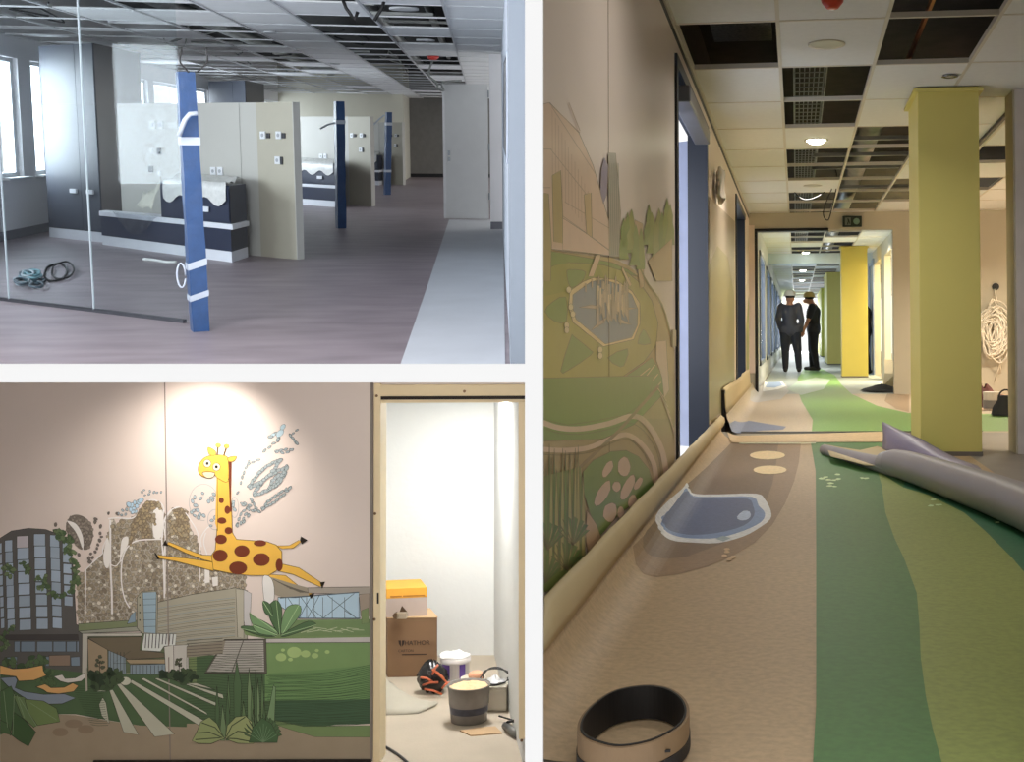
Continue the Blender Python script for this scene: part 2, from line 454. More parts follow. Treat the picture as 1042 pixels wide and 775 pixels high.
# pebble field
field = [ZE(*p) for p in ((215, 700), (215, 480), (265, 440), (300, 400), (355, 350), (385, 260), (400, 170), (420, 150), (440, 200), (460, 150), (520, 150), (560, 110), (620, 45), (680, 70), (700, 110), (720, 140), (770, 85), (830, 100), (850, 200), (900, 300))]
field += [ZC_(*p) for p in ((500, 400), (560, 440), (640, 480), (720, 505), (727, 520), (727, 590), (620, 590), (480, 600), (300, 640))] + [(146, 612), (140, 632), (80, 634)]
peb = [A(150, 130, 100, .62), A(128, 110, 84, .6), A(140, 122, 96, .62), A(112, 96, 74, .6), A(136, 118, 94, .6), A(144, 126, 98, .6), A(122, 104, 80, .6), A(134, 118, 92, .6), A(196, 182, 160, .7)]
m.poly(field, A(150, 136, 116, .6), zm=False)
def pebbles(poly, step, cols, line, jag=.12, fillprob=1.0, sz=.5):
    xs = [p[0] for p in poly]; ys = [p[1] for p in poly]
    m.L += 1; L0 = m.L; y = min(ys); row = 0
    while y < max(ys):
        x = min(xs)+(row % 2)*step*.5
        while x < max(xs):
            jx, jy = x+random.uniform(-.22, .22)*step, y+random.uniform(-.22, .22)*step
            if inside(jx, jy, poly) and random.random() < fillprob:
                m.L = L0
                rr = step*sz*random.uniform(.8, 1.12)
                m.ell(jx, jy, rr, rr*random.uniform(.75, 1.05), random.choice(cols), line, .35, rot=random.uniform(0, 3), n=7, jag=jag)
            x += step
        y += step*.86; row += 1
    m.L = L0+3
pebbles(field, 4.4, peb, A(70, 62, 50, .55), sz=.44)
WHT = A(225, 212, 200, .72); WL = A(214, 202, 192, .72)
# dark oval upper left with pebbles and its white lines
ov = [ZE(150+0, 190), ZE(175, 140), ZE(220, 130), ZE(270, 155), ZE(300, 210), ZE(300, 270), ZE(275, 320), ZE(230, 325), ZE(195, 290), ZE(160, 240)]
m.poly(cr([(p[0], p[1], 0) for p in ov], 4), A(100, 88, 74, .5), zm=False)
pebbles(ov, 3.6, [A(116, 102, 88, .5), A(98, 86, 74, .5)], A(64, 56, 48, .5))
m.z = ZE
m.poly([(160, 165), (200, 180), (235, 230), (250, 300), (240, 315), (225, 270), (200, 220), (170, 185)], WHT, smooth=3)
def wl(pts, w=1.2, sm=5): m.stroke(pts, WL, w, smooth=sm)
wl([(155, 165), (200, 180), (230, 220), (245, 270), (245, 330)], .9)
wl([(400, 160), (400, 400), (408, 560), (410, 690)], 2.0, 0)
wl([(388, 152), (440, 148), (520, 150), (560, 120), (600, 60)], 1.4)
wl([(700, 100), (690, 250), (700, 400), (705, 600)], 1.6)
wl([(510, 655), (480, 600), (462, 500), (468, 380), (500, 310), (560, 275), (690, 268)], 1.4)
wl([(355, 350), (300, 400), (262, 440), (258, 700)], 1.2, 0)
wl([(385, 260), (360, 310), (357, 350)], 1.0)
wl([(600, 60), (640, 45), (690, 70), (705, 110)], 1.2)
wl([(400, 410), (430, 420), (450, 400), (470, 380)], 1.0)
wl([(695, 260), (700, 180), (740, 110), (790, 85)], 1.0)
m.poly([(385, 262), (398, 330), (392, 420), (372, 425), (360, 360)], WHT, smooth=3)
m.poly([(470, 262), (500, 255), (498, 300), (470, 350), (455, 400), (458, 310)], WHT, smooth=3)
m.poly([(640, 120), (670, 90), (695, 120), (690, 250), (645, 255)], WHT, smooth=3)
m.poly([(575, 190), (590, 190), (588, 262), (576, 262)], WHT)
m.z = ZC_
# tree silhouettes over the field
trees = [A(148, 124, 84, .62), A(124, 104, 76, .6)]
for P in ([(150, 360), (165, 250), (215, 170), (240, 140), (300, 150), (320, 190), (290, 175), (250, 200), (280, 215), (285, 260), (240, 240), (270, 330), (215, 330), (200, 260), (160, 365)],
          [(330, 330), (360, 290), (352, 240), (385, 240), (370, 185), (410, 175), (440, 200), (445, 260), (450, 340), (400, 330), (380, 300)]):
    zp = [ZC_(*p) for p in P]; m.poly(P, A(110, 92, 66, .55), smooth=0); pebbles(zp, 3.1, trees, A(80, 66, 48, .55))
for cx, cy in ((70, 270), (100, 260), (125, 290), (120, 250), (90, 300), (275, 215), (268, 240), (300, 165), (370, 250), (360, 290), (400, 285), (430, 310)):
    m.ell(*ZC_(cx, cy), 2.6, 1.9, A(140, 122, 92, .6), A(90, 76, 56, .6), .4, rot=cx, n=7, jag=.2)
m.z = ZC_
for P in ([(320, 440), (330, 330), (322, 250), (350, 195), (390, 172)], [(330, 240), (330, 600)], [(500, 540), (500, 400), (490, 300), (450, 230), (430, 200)], [(560, 260), (530, 285), (505, 330), (510, 370)], [(520, 540), (545, 490), (540, 420), (520, 350), (530, 300)]):
    m.stroke(P, WL, 1.1, smooth=4)
for P in ([(525, 470), (548, 470), (550, 545), (525, 550)], [(560, 520), (590, 515), (590, 560), (565, 565)]): m.poly(P, WHT)
for (cx, cy, rx, ry, a, b) in ((520, 150, 72, 90, 1.5, 5.8), (575, 235, 35, 50, 0, 6.28), (672, 175, 20, 50, 0, 6.28)):
    m.stroke([(cx+rx*math.cos(a+(b-a)*i/24), cy+ry*math.sin(a+(b-a)*i/24)) for i in range(25)], A(170, 162, 156, .8), .55)
# scattered leaves
BL = A(160, 174, 176, .8); BLL = A(84, 90, 90, .7)
CNT = [0]
def dots(pts, z, col=BL, line=BLL, r=1.6):
    for x, y in pts:
        px, py = z(x, y); CNT[0] += 1; m.L = 200+2*(CNT[0] % 40); rr = r*random.uniform(.7, 1.3)
        m.ell(px, py, rr, rr*.75, col, line, .5, rot=random.uniform(0, 3), n=7, jag=.15)
dots([(180, 150), (165, 165), (175, 180), (190, 168), (160, 185), (185, 195), (200, 150), (170, 198), (150, 160), (210, 140)], ZC_, A(160, 188, 200, .75), BLL, 2.2)
dots([(225, 90), (230, 115), (255, 95), (275, 100), (290, 102), (310, 100), (215, 100), (250, 110)], ZC_, BL, BLL, 1.1)
dots([(50, 202), (100, 205), (120, 190), (115, 212), (140, 185), (135, 208)], ZC_, BL, BLL, 1.2)
dots([(515, 105), (505, 130), (475, 125), (465, 145), (480, 165), (490, 190), (470, 190), (500, 210), (520, 215), (475, 215), (545, 145), (560, 130), (570, 110), (565, 140), (460, 200), (495, 225), (560, 240), (555, 265), (575, 225), (665, 150), (672, 185), (665, 165)], ZC_, BL, BLL, 1.9)
dk = [(315, 170), (345, 195), (343, 235), (350, 255), (340, 275), (330, 300), (315, 340), (290, 350), (280, 375), (300, 372), (285, 395), (222, 355), (390, 122), (440, 125), (92, 185), (325, 320), (318, 155)]
dots(dk, ZE, A(96, 84, 74, .5), A(60, 52, 46, .5), 1.7)
# winged pattern right of the giraffe
def leafrow(a, b, n, wd, r, z=Z2, col=BL):
    n = max(2, int(n*.7))
    for i in range(n):
        t = i/(n-1); x = a[0]+(b[0]-a[0])*t; y = a[1]+(b[1]-a[1])*t
        w = wd*math.sin(math.pi*min(max(t*.9+.08, 0), 1))
        for s_ in ((-.5, .5) if wd > 12 else (0,)):
            px, py = z(x+s_*w*.6+random.uniform(-2, 2), y+s_*w+random.uniform(-2, 2)); CNT[0] += 1; m.L = 200+2*(CNT[0] % 40)
            m.ell(px, py, r*1.15, r*.62, A(150, 160, 158, .8) if col is BL else col, A(72, 78, 78, .7), .6, rot=math.atan2(b[1]-a[1], b[0]-a[0])+random.uniform(-.5, .5), n=8, jag=.12)
leafrow((335, 565), (490, 430), 16, 40, 2.5); leafrow((360, 605), (525, 470), 18, 48, 2.6); leafrow((440, 570), (515, 500), 10, 30, 2.4)
leafrow((290, 520), (325, 440), 6, 6, 1.5); leafrow((325, 450), (375, 425), 5, 10, 1.5); leafrow((270, 600), (285, 550), 4, 4, 1.4)
leafrow((295, 660), (360, 690), 6, 30, 1.7); leafrow((400, 680), (540, 575), 13, 20, 1.8); leafrow((340, 640), (380, 700), 5, 20, 1.6)
leafrow((265, 770), (320, 680), 8, 24, 1.7); leafrow((300, 750), (325, 720), 4, 18, 1.5)
leafrow((410, 380), (480, 320), 6, 6, 1.7); leafrow((475, 385), (550, 375), 7, 14, 1.7); leafrow((545, 300), (580, 340), 5, 18, 1.7); leafrow((560, 290), (580, 270), 3, 6, 1.3)
leafrow((440, 305), (470, 290), 3, 6, 2.4)
m.L = 212
for (x, y, rx, ry, ro) in ((505, 255, 3.2, 2.0, -.9), (490, 288, 4.6, 2.6, -.8), (450, 300, 3.4, 1.8, -.7), (480, 320, 2.6, 1.6, -1)):
    m.ell(*Z2(x, y), rx, ry, A(150, 172, 176, .62), A(100, 108, 108, .6), .5, rot=ro)

# left round office tower
m.L = 30; m.z = Z4
m.poly([(0, 90), (60, 52), (150, 38), (240, 44), (310, 70), (370, 130), (385, 250), (400, 540), (430, 560), (432, 800), (0, 800)], A(66, 62, 58, .42), LINE, .6)
cols = [(-10, 10), (25, 65), (88, 150), (178, 238), (262, 312), (328, 372)]
cy0 = [118, 95, 72, 66, 78, 118]
for ci, (xa, xb) in enumerate(cols):
    for r in range(8):
        t = r/7.0; y0 = cy0[ci]+(545-cy0[ci])*(r/7.55)*1.0+8*math.sin(ci)
        hh = 62-6*t if ci not in (0, 5) else 50
        sh = 14*t
        c = A(112, 124, 134, .42) if not (ci == 2 and r == 0) else A(150, 140, 140, .45)
        if ci == 5 and r > 5: continue
        kk = random.uniform(.86, 1.14); c = tuple(v*kk for v in c)
        m.poly([(xa+sh, y0), (xb+sh, y0-3*(ci < 3)+4*(ci > 3)), (xb+sh, y0+hh-3*(ci < 3)+4*(ci > 3)), (xa+sh, y0+hh)], c, LINE, .5); m.L = 40
m.poly([(0, 598), (410, 596), (415, 625), (0, 625)], A(48, 44, 42, .4), LINE, .4)
for xa, xb in ((75, 105), (110, 186), (195, 275), (280, 345), (350, 400), (403, 415)):
    m.poly([(xa, 632), (xb, 632), (xb, 686), (xa, 686)], A(84, 98, 108, .34), LINE, .5); m.L = 44
m.poly([(30, 716), (90, 712), (88, 752), (30, 750)], A(76, 92, 100, .3), LINE, .5)
m.poly([(258, 705), (368, 703), (368, 760), (258, 760)], A(104, 82, 64, .3), LINE, .5)
m.poly([(240, 712), (258, 712), (258, 760), (240, 760)], A(80, 94, 102, .3), LINE, .4)
m.poly([(372, 715), (418, 712), (420, 760), (374, 760)], A(84, 98, 108, .3), LINE, .5)
IVY = [A(64, 84, 44, .36), A(52, 74, 40, .36), A(80, 96, 56, .36)]
def bush(pts, r, cols=IVY, line=LINE, z=None, n=1):
    z = z or m.z; LB = m.L+1
    for x, y in pts:
        for k in range(n):
            px, py = z(x+random.uniform(-1, 1)*r*3, y+random.uniform(-1, 1)*r*3); m.L = LB+2*(k % 3)
            m.ell(px, py, r*random.uniform(.5, .8), r*random.uniform(.3, .5), random.choice(cols), line, .3, rot=random.uniform(0, 3), n=7, jag=.3)
    m.L = LB+7
bush([(300, 50), (320, 60), (340, 70), (355, 90), (370, 110), (335, 100), (310, 80), (365, 140), (380, 170), (350, 160), (385, 210), (400, 230), (395, 260), (400, 300), (410, 320), (380, 330), (375, 360)], 4.4, n=4)
bush([(40, 240), (20, 250), (60, 260), (45, 280), (120, 230), (150, 240), (140, 260), (200, 300), (230, 320), (215, 345), (250, 350), (270, 380), (300, 395), (330, 385), (240, 300), (10, 620), (30, 640), (20, 670), (60, 560), (30, 580)], 4.0, n=4)
# middle ground
m.L = 56; m.z = Z4
m.poly([(412, 540), (700, 520), (735, 525), (735, 560), (412, 580)], A(96, 104, 66, .36), LINE, .5)
m.poly([(412, 578), (740, 552), (745, 578), (430, 590)], A(118, 116, 98, .36), LINE, .5)
m.poly([(430, 590), (1000, 590), (1000, 800), (430, 800)], A(70, 80, 50, .3))
# striped long building
m.poly([(812, 430), (1010, 385), (1240, 350), (1300, 365), (1300, 690), (990, 690), (812, 650)], A(122, 114, 94, .42), LINE, .6)
m.z = Z5
m.poly([(258, 355), (300, 362), (300, 615), (268, 610)], A(132, 124, 104, .42), LINE, .4)
m.poly([(300, 360), (340, 380), (335, 480), (345, 600), (310, 590), (300, 520)], A(158, 150, 144, .5), LINE, .3)
m.z = Z4
for i in range(10):
    y = 432+i*24
    m.stroke([(830, y+26), (1000, y-2), (1235, y-30 if i < 6 else y-16-i)], A(84, 80, 68, .4) if i % 2 else A(92, 104, 104, .4), .55, smooth=3)
    m.stroke([(830, y+34), (1000, y+6), (1235, y-22 if i < 6 else y-8-i)], A(70, 64, 52, .4), .3, smooth=3)
# glass stair tower
m.poly([(720, 560), (720, 400), (745, 370), (815, 365), (830, 390), (825, 600), (745, 590)], A(118, 112, 92, .42), LINE, .5)
m.poly([(750, 375), (822, 372), (818, 590), (758, 585)], A(104, 124, 132, .42), LINE, .4)
for y in (410, 440, 480, 520, 555): m.stroke([(752, y), (820, y-2)], LINE, .35)
m.poly([(668, 540), (690, 490), (712, 475), (712, 530)], A(90, 108, 118, .4), LINE, .4)
for y in (400, 440, 480, 520): m.ell(*Z4(735, y), .7, .9, LINE)
# entrance building
m.poly([(432, 590), (745, 588), (748, 604), (462, 606), (460, 800), (430, 800)], A(148, 140, 124, .36), LINE, .5)
m.z = Z7
m.poly([(465, 45), (752, 40), (740, 110), (870, 125), (870, 150), (680, 160), (570, 110)], A(84, 72, 52, .33), LINE, .5)
m.poly([(465, 48), (570, 108), (572, 230), (470, 235)], A(122, 102, 74, .33), LINE, .5)
m.poly([(575, 112), (665, 150), (668, 235), (575, 235)], A(96, 108, 112, .33), LINE, .4)
m.poly([(665, 160), (875, 158), (875, 182), (690, 185)], A(124, 104, 72, .33), LINE, .4)
m.poly([(690, 188), (875, 184), (875, 240), (690, 240)], A(96, 110, 116, .33), LINE, .4)
m.poly([(765, 22), (935, 25), (930, 85), (870, 90), (850, 118), (750, 112)], A(150, 148, 138, .4), LINE, .5)
for x in range(775, 930, 18): m.stroke([(x, 25), (x-5, 100 if x < 860 else 80)], A(40, 42, 46, .4), .9)
for x in range(585, 665, 18): m.stroke([(x, 120), (x, 232)], LINE, .5)
for x in range(700, 875, 20): m.stroke([(x, 190), (x, 238)], LINE, .5)
m.stroke([(690, 115), (600, 180), (870, 182)], LINE, .3)
m.poly([(870, 92), (920, 85), (922, 222), (878, 225)], A(156, 148, 134, .36), LINE, .5)
m.poly([(920, 85), (998, 82), (1000, 220), (922, 224)], A(150, 142, 130, .36), LINE, .5)
# lawns and ground
m.poly([(1000, 150), (1042, 145), (1042, 300), (1000, 300)], A(78, 92, 48, .3))
m.L = 70
m.poly([(0, 230), (200, 200), (470, 235), (1042, 240), (1042, 540), (800, 520), (560, 480), (400, 450), (300, 450), (0, 560)], GRASSD)
m.poly([(0, 560), (150, 500), (300, 450), (400, 455), (560, 482), (740, 510), (1042, 520), (1042, 720), (0, 720)], TAN, smooth=0)
m.z = Z8
m.poly([(0, 140), (420, 130), (420, 240), (1000, 240), (1000, 480), (400, 560), (0, 520)], GRASSD)
m.poly([(410, 72), (975, 66), (975, 240), (415, 240)], A(80, 106, 52, .3), A(46, 54, 34, .3), .9)
m.poly([(415, 235), (700, 215), (975, 190), (975, 380), (415, 380)], A(66, 96, 46, .27))
m.poly([(470, 380), (975, 370), (975, 500), (640, 510), (470, 480)], A(38, 62, 38, .24))
m.poly([(0, 500), (60, 500), (240, 570), (470, 500), (560, 535), (680, 570), (975, 572), (975, 720), (0, 720)], TAN)
m.poly([(470, 482), (620, 515), (975, 510), (975, 572), (680, 570), (560, 535), (470, 505)], A(74, 92, 46, .26), LINE, .3)
for i in range(34):
    y = 225+i*8.3; j = random.uniform(-6, 6)
    m.stroke([(380+random.uniform(0, 60), y+14), (560, y+10+j), (760, y+6-j), (978, y-(34-i)*1.1)], A(34, 50, 28, .3), .42, smooth=4)
for (x, y, r) in ((500, 148, 5.2), (570, 122, 7), (630, 130, 4.6), (680, 140, 3.4), (550, 160, 2.4), (745, 120, 2.4), (510, 110, 2), (690, 112, 2)):
    m.ell(*Z8(x, y), r*1.05, r*.8, A(112, 132, 66, .3))
m.poly([(415, 50), (975, 40), (975, 70), (415, 72)], A(150, 140, 132, .36), LINE, .6)
m.poly([(300, 0), (975, 0), (975, 42), (420, 50), (310, 30)], A(88, 108, 56, .32))
for i in range(12): m.stroke([(420+i*44+random.uniform(-10, 10), 20+random.uniform(-10, 10)), (480+i*42, 22+random.uniform(-14, 14))], A(140, 136, 106, .36), .5)
# paved deck
m.poly([(200, 55), (420, 52), (425, 235), (95, 232)], A(74, 66, 56, .34), LINE, .8)
m.poly([(206, 60), (408, 58), (412, 226), (106, 226)], A(132, 124, 112, .34), LINE, .5)
for i in range(1, 14):
    t = i/14; m.stroke([(206-100*t, 60+166*t), (410, 58+168*t)], A(74, 68, 60, .34), .5)
m.stroke([(300, 60), (240, 226)], A(74, 68, 60, .34), 1.0)
for i in range(26):
    y = 130+i*14; m.stroke([(0, y+random.uniform(-5, 5)), (120, y-6), (260, y+6), (400, y)], A(34, 50, 28, .3), .35, smooth=3)
m.poly([(0, 95), (8, 80), (10, 222), (0, 224)], A(150, 142, 130, .36), LINE, .4)
m.poly([(0, 150), (190, 130), (205, 60), (150, 70), (0, 90)], A(110, 98, 80, .36))
for i in range(6): m.stroke([(0, 60+i*16), (190, 48+i*16)], A(60, 56, 46, .38), .5)
# crossing stripes
m.z = Z7; PALE = A(142, 138, 116, .34)
for P in ([(545, 360), (562, 390), (580, 500), (540, 460), (525, 400)], [(580, 325), (598, 320), (735, 560), (655, 545), (640, 500)], [(620, 292), (640, 288), (925, 555), (820, 570)],
          [(680, 275), (700, 268), (1110, 500), (1072, 520)], [(745, 262), (765, 258), (1090, 438), (1102, 455)], [(820, 262), (835, 258), (1160, 395), (1165, 415)], [(905, 262), (1180, 345), (1185, 368)], [(985, 288), (1040, 285), (1140, 320)],
          [(505, 330), (560, 315), (605, 285), (600, 300), (560, 330)]):
    m.poly(P, PALE, LINE, .4)
m.ell(*Z7(665, 275), 5.5, 4.2, A(150, 146, 124, .34), LINE, .4)
for i in range(18):
    y = 300+i*12; m.stroke([(380+i*6, y), (520, y+6), (540+i*2, y+4)], A(34, 50, 28, .3), .4, smooth=3)
# shrubs, arrows
bush([(150, 190), (180, 160), (210, 190), (120, 210), (230, 170), (260, 240), (220, 270), (60, 180), (30, 170)], 6, [A(56, 76, 40, .3), A(40, 60, 34, .3)], n=4)
bush([(490, 250), (520, 240), (560, 250), (600, 240), (620, 255), (500, 290), (540, 300), (580, 290), (880, 245), (910, 240), (950, 250), (990, 245), (960, 270), (1020, 250)], 6.5, [A(46, 62, 36, .3), A(32, 46, 30, .3)], n=6)
bush([(520, 170), (540, 180), (530, 150), (510, 190), (545, 205), (945, 165), (960, 160), (940, 180), (955, 190)], 2.6, [A(60, 62, 42, .3)], n=3)
m.stroke([(528, 240), (530, 170)], LINE, .7); m.stroke([(950, 240), (950, 170)], LINE, .7)
m.poly([(0, 190), (70, 210), (150, 205), (225, 190), (230, 220), (245, 245), (180, 270), (100, 275), (85, 250), (0, 240)], A(166, 116, 44, .3), LINE, .6, smooth=0)
m.poly([(0, 258), (80, 252), (92, 270), (80, 310), (130, 330), (230, 345), (340, 342), (400, 365), (330, 395), (220, 398), (140, 370), (80, 330), (40, 300)], A(92, 100, 110, .3), LINE, .6)
m.poly([(190, 305), (240, 290), (270, 310), (340, 308), (385, 285), (415, 300), (390, 330), (310, 342), (250, 335), (230, 320)], A(160, 112, 44, .3), LINE, .6)
m.poly([(285, 250), (330, 240), (345, 262), (400, 258), (450, 232), (465, 245), (430, 275), (360, 285), (320, 275)], A(162, 152, 140, .33), LINE, .5)
m.poly([(450, 210), (462, 205), (466, 325), (454, 330)], A(140, 130, 112, .33), LINE, .3)
bush([(270, 260), (280, 285), (250, 275)], 4.5, [A(56, 76, 40, .3)], n=5)
LF = A(44, 66, 34, .24); LF2 = A(66, 84, 44, .26)
m.poly([(0, 330), (60, 300), (75, 340), (70, 460), (55, 565), (20, 520), (0, 470)], LF, LINE, .5)
m.poly([(70, 350), (130, 360), (190, 420), (210, 500), (180, 520), (120, 470)], LF2, LINE, .5)
m.poly([(130, 370), (230, 380), (300, 420), (318, 490), (200, 510), (150, 440)], A(72, 88, 40, .26), LINE, .5)
m.poly([(75, 440), (130, 480), (190, 545), (150, 620), (100, 590), (60, 560)], A(34, 56, 26, .22), LINE, .5)
m.poly([(0, 480), (40, 500), (60, 560), (0, 545)], LF, LINE, .5)
for P in ([(75, 345), (68, 560)], [(100, 360), (200, 520)], [(160, 390), (300, 480)], [(20, 330), (40, 520)], [(90, 350), (130, 470)]): m.stroke(P, A(96, 112, 74, .3), .5)
for (x, y, rx) in ((455, 530, 8.5), (390, 500, 9), (320, 545, 8)): m.ell(*Z7(x, y), rx, 4.4, A(98, 80, 60, .26))
# reeds and palm leaves in the middle
m.z = Z8; RD = [A(62, 84, 46, .28), A(50, 72, 40, .27), A(74, 94, 56, .28)]
for i, (x, y, w) in enumerate(((220, 245, 10), (265, 165, 26), (330, 205, 14), (345, 300, 10), (365, 218, 12), (378, 260, 10), (400, 240, 9), (160, 300, 14), (190, 400, 20), (300, 380, 22), (410, 380, 14), (440, 430, 10), (350, 420, 12), (215, 330, 14))):
    m.poly([(x, y), (x+w, y+130), (x+w*.6, 590), (x-w*.5, 590), (x-w*.6, y+120)], RD[i % 3], LINE, .4)
m.poly([(460, 295), (472, 310), (465, 500), (440, 500), (425, 470), (440, 400)], A(80, 104, 64, .3), LINE, .4)
m.poly([(200, 580), (160, 500), (120, 465), (75, 490), (55, 540), (28, 590), (60, 605), (130, 606), (180, 585)], A(104, 112, 60, .3), LINE, .5)
m.poly([(205, 575), (215, 510), (260, 465), (310, 458), (345, 490), (355, 606), (270, 604), (230, 590)], A(108, 114, 62, .3), LINE, .5)
for P in ([(195, 570), (150, 520), (80, 495)], [(190, 575), (120, 545), (55, 550)], [(210, 570), (240, 510), (310, 465)], [(215, 575), (270, 540), (340, 550)], [(215, 578), (260, 580), (340, 595)], [(180, 575), (110, 580), (45, 585)]):
    m.stroke(P, A(50, 58, 32, .28), 1.1)
for k in range(14):
    a = math.pi*(.05+.9*k/13)
    m.poly([(405, 600), (400+95*math.cos(a)-7, 560-110*abs(math.sin(a))), (400+100*math.cos(a)+7, 575-100*abs(math.sin(a)))], RD[k % 2] if k % 2 else LF, LINE, .4)
m.poly([(330, 600), (350, 520), (400, 470), (450, 500), (485, 570), (480, 600)], A(38, 62, 32, .22), LINE, .4)
for k in range(9): m.stroke([(405, 600), (335+k*18, 500+abs(4-k)*14)], A(70, 94, 60, .26), .5)
# big leaves beside the steps, footbridge
m.z = Z5
m.poly([(430, 290), (560, 330), (640, 350), (640, 400), (500, 400), (450, 380)], A(112, 100, 80, .4))
for i in range(7): m.stroke([(455+i*14, 305+i*8), (520+i*20, 340+i*6), (600+i*8, 375)], A(74, 66, 54, .45), .8)
m.poly([(635, 350), (960, 345), (965, 385), (905, 385), (640, 378)], A(124, 112, 98, .42), LINE, .5)
m.poly([(480, 400), (570, 402), (905, 372), (912, 510), (590, 512), (480, 440)], A(128, 150, 162, .44), LINE, .6)
BR = A(48, 64, 76, .42)
m.stroke([(490, 404), (905, 374)], BR, .9); m.stroke([(560, 510), (910, 512)], BR, .9)
for x in (520, 590, 630, 670, 715, 765, 830, 905): m.stroke([(x, 400), (x, 511)], BR, .6)
for (a, b) in (((530, 400), (600, 505)), ((600, 400), (680, 508)), ((635, 510), (700, 385)), ((670, 470), (720, 512)), ((715, 512), (880, 380)), ((740, 390), (890, 508)), ((830, 470), (880, 500)), ((590, 512), (650, 400))): m.stroke([a, b], BR, .6)
m.poly([(905, 385), (960, 380), (962, 500), (915, 500)], A(122, 104, 86, .42), LINE, .4)
m.poly([(480, 520), (970, 515), (970, 600), (480, 605)], A(86, 108, 58, .36))
for i in range(10): m.stroke([(600+i*30, 570+random.uniform(-14, 18)), (680+i*28, 565+random.uniform(-10, 20))], A(146, 144, 112, .42), .5)
m.poly([(918, 470), (955, 455), (958, 535), (920, 540)], A(96, 112, 60, .38), LINE, .3)
m.poly([(400, 292), (440, 295), (460, 350), (455, 430), (420, 440), (405, 400)], A(196, 188, 178, .62), LINE, .3, smooth=3)
big = [([(485, 590), (430, 540), (350, 500), (330, 480), (345, 540), (420, 600)], 0), ([(490, 600), (440, 520), (430, 450), (470, 415), (500, 460), (495, 560)], 1), ([(500, 600), (500, 520), (530, 450), (590, 440), (600, 480), (560, 540)], 0), ([(495, 600), (560, 560), (640, 525), (680, 545), (600, 580), (520, 606)], 1), ([(470, 606), (380, 600), (290, 565), (300, 550), (380, 560)], 1), ([(480, 600), (400, 560), (345, 545), (380, 590)], 0), ([(400, 420), (440, 440), (450, 500), (410, 480)], 1)]
for P, q in big:
    m.poly(P, A(88, 122, 70, .38) if q == 0 else A(56, 84, 46, .36), LINE, .5, smooth=3)
    m.stroke([P[0], P[len(P)//2]], A(126, 148, 96, .4), .5)
mural_o = m.mb.build('mural', [colmat('mural_print', .42, spec=0.4)], None, R)
tag(mural_o, 'printed city and park mural with round tower, striped lawn, reeds and a leaping giraffe', 'mural')

# giraffe: a part of the mural with its own look
g = Art(lambda px, py, L: WLL(px, py, YW-.0036-.00001*L)); g.z = Z5
YEL = lin((208, 168, 76), .76); YED = lin((122, 92, 20), .5); BRN = lin((84, 40, 26), .5); GL = lin((70, 52, 18), .5)
g.poly([(140, 180), (80, 178), (0, 148), (-95, 108), (-102, 122), (0, 170), (80, 200), (140, 215)], YEL, GL, .5)      # front legs
g.poly([(140, 215), (0, 195), (-60, 190), (-150, 178), (-152, 194), (-60, 210), (0, 225), (140, 262)], YEL, GL, .5)
g.poly([(500, 225), (590, 245), (700, 318), (720, 330), (700, 345), (560, 280), (480, 262)], YEL, GL, .5)
g.poly([(430, 280), (520, 285), (600, 350), (660, 382), (640, 395), (560, 340), (440, 300)], YEL, GL, .5)
g.poly([(470, 130), (540, 128), (590, 100), (602, 108), (560, 142), (500, 145)], YEL, GL, .4)
body = [(165, -100), (235, -100), (240, 60), (262, 96), (420, 108), (470, 125), (500, 160), (500, 210), (470, 262), (430, 285), (330, 285), (220, 272), (140, 255), (130, 180), (150, 150), (158, 60)]
g.poly(body, YEL, GL, .6)
g.z = Z2
g.poly([(158, 500), (150, 760), (162, 800), (236, 800), (232, 430), (200, 400), (160, 450)], YEL)
g.stroke([(161, 520), (162, 800)], GL, .5)
g.poly([(216, 440), (236, 432), (232, 640), (238, 700), (228, 700), (222, 560)], BRN)
g.poly([(100, 520), (66, 500), (62, 460), (90, 418), (140, 402), (200, 405), (218, 430), (217, 540), (165, 525), (145, 508)], YEL, GL, .5, smooth=4)
g.poly([(112, 360), (150, 380), (150, 402), (118, 398)], YEL, GL, .5, smooth=3)
for a in (((160, 402), (165, 350)), ((195, 405), (210, 355))): g.stroke(a, GL, 1.3); g.ell(*Z2(*a[1]), 2.4, 2.0, YEL, GL, .4)
g.poly([(218, 415), (262, 408), (250, 432), (222, 436)], YEL, GL, .5, smooth=3)
for (x, y) in ((108, 446), (156, 464)):
    g.ell(*Z2(x, y), 3.6, 3.7, lin((222, 214, 190), .8), GL, .5, n=18); g.ell(*Z2(x, y), 1.5, 1.6, lin((30, 26, 22), .8))
g.poly([(84, 492), (146, 494), (135, 520), (100, 520)], lin((210, 200, 170), .8), GL, .6, smooth=3)
g.z = Z5
for (x, y, rx, ry) in ((180, 96, 6, 4.8), (176, 182, 7.6, 6.2), (290, 158, 7.8, 6), (270, 246, 9.2, 6.6), (392, 202, 8.6, 6.6), (385, 116, 6.4, 3.2), (486, 230, 3.6, 6.4), (220, 50, 4, 3.6), (185, 0, 4.6, 2.6)):
    g.ell(*Z5(x, y), rx, ry, BRN, None, n=20)
for (x, y, rx, ry) in ((182, 640, 2.6, 3), (214, 690, 3, 4.2), (185, 746, 4.4, 3.3)): g.ell(*Z2(x, y), rx, ry, BRN, None, n=16)
for P in ([(600, 80), (635, 100), (605, 122), (595, 100)], [(700, 322), (728, 318), (712, 356)], [(640, 385), (672, 380), (655, 410)], [(-112, 98), (-98, 130), (-128, 128)], [(-165, 165), (-145, 192), (-150, 205), (-170, 170)]):
    g.poly(P, lin((24, 18, 14), .6))
gi = g.mb.build('giraffe', [colmat('giraffe_print', .42, spec=0.4)], mural_o)
gi['label'] = 'yellow cartoon giraffe with brown spots'

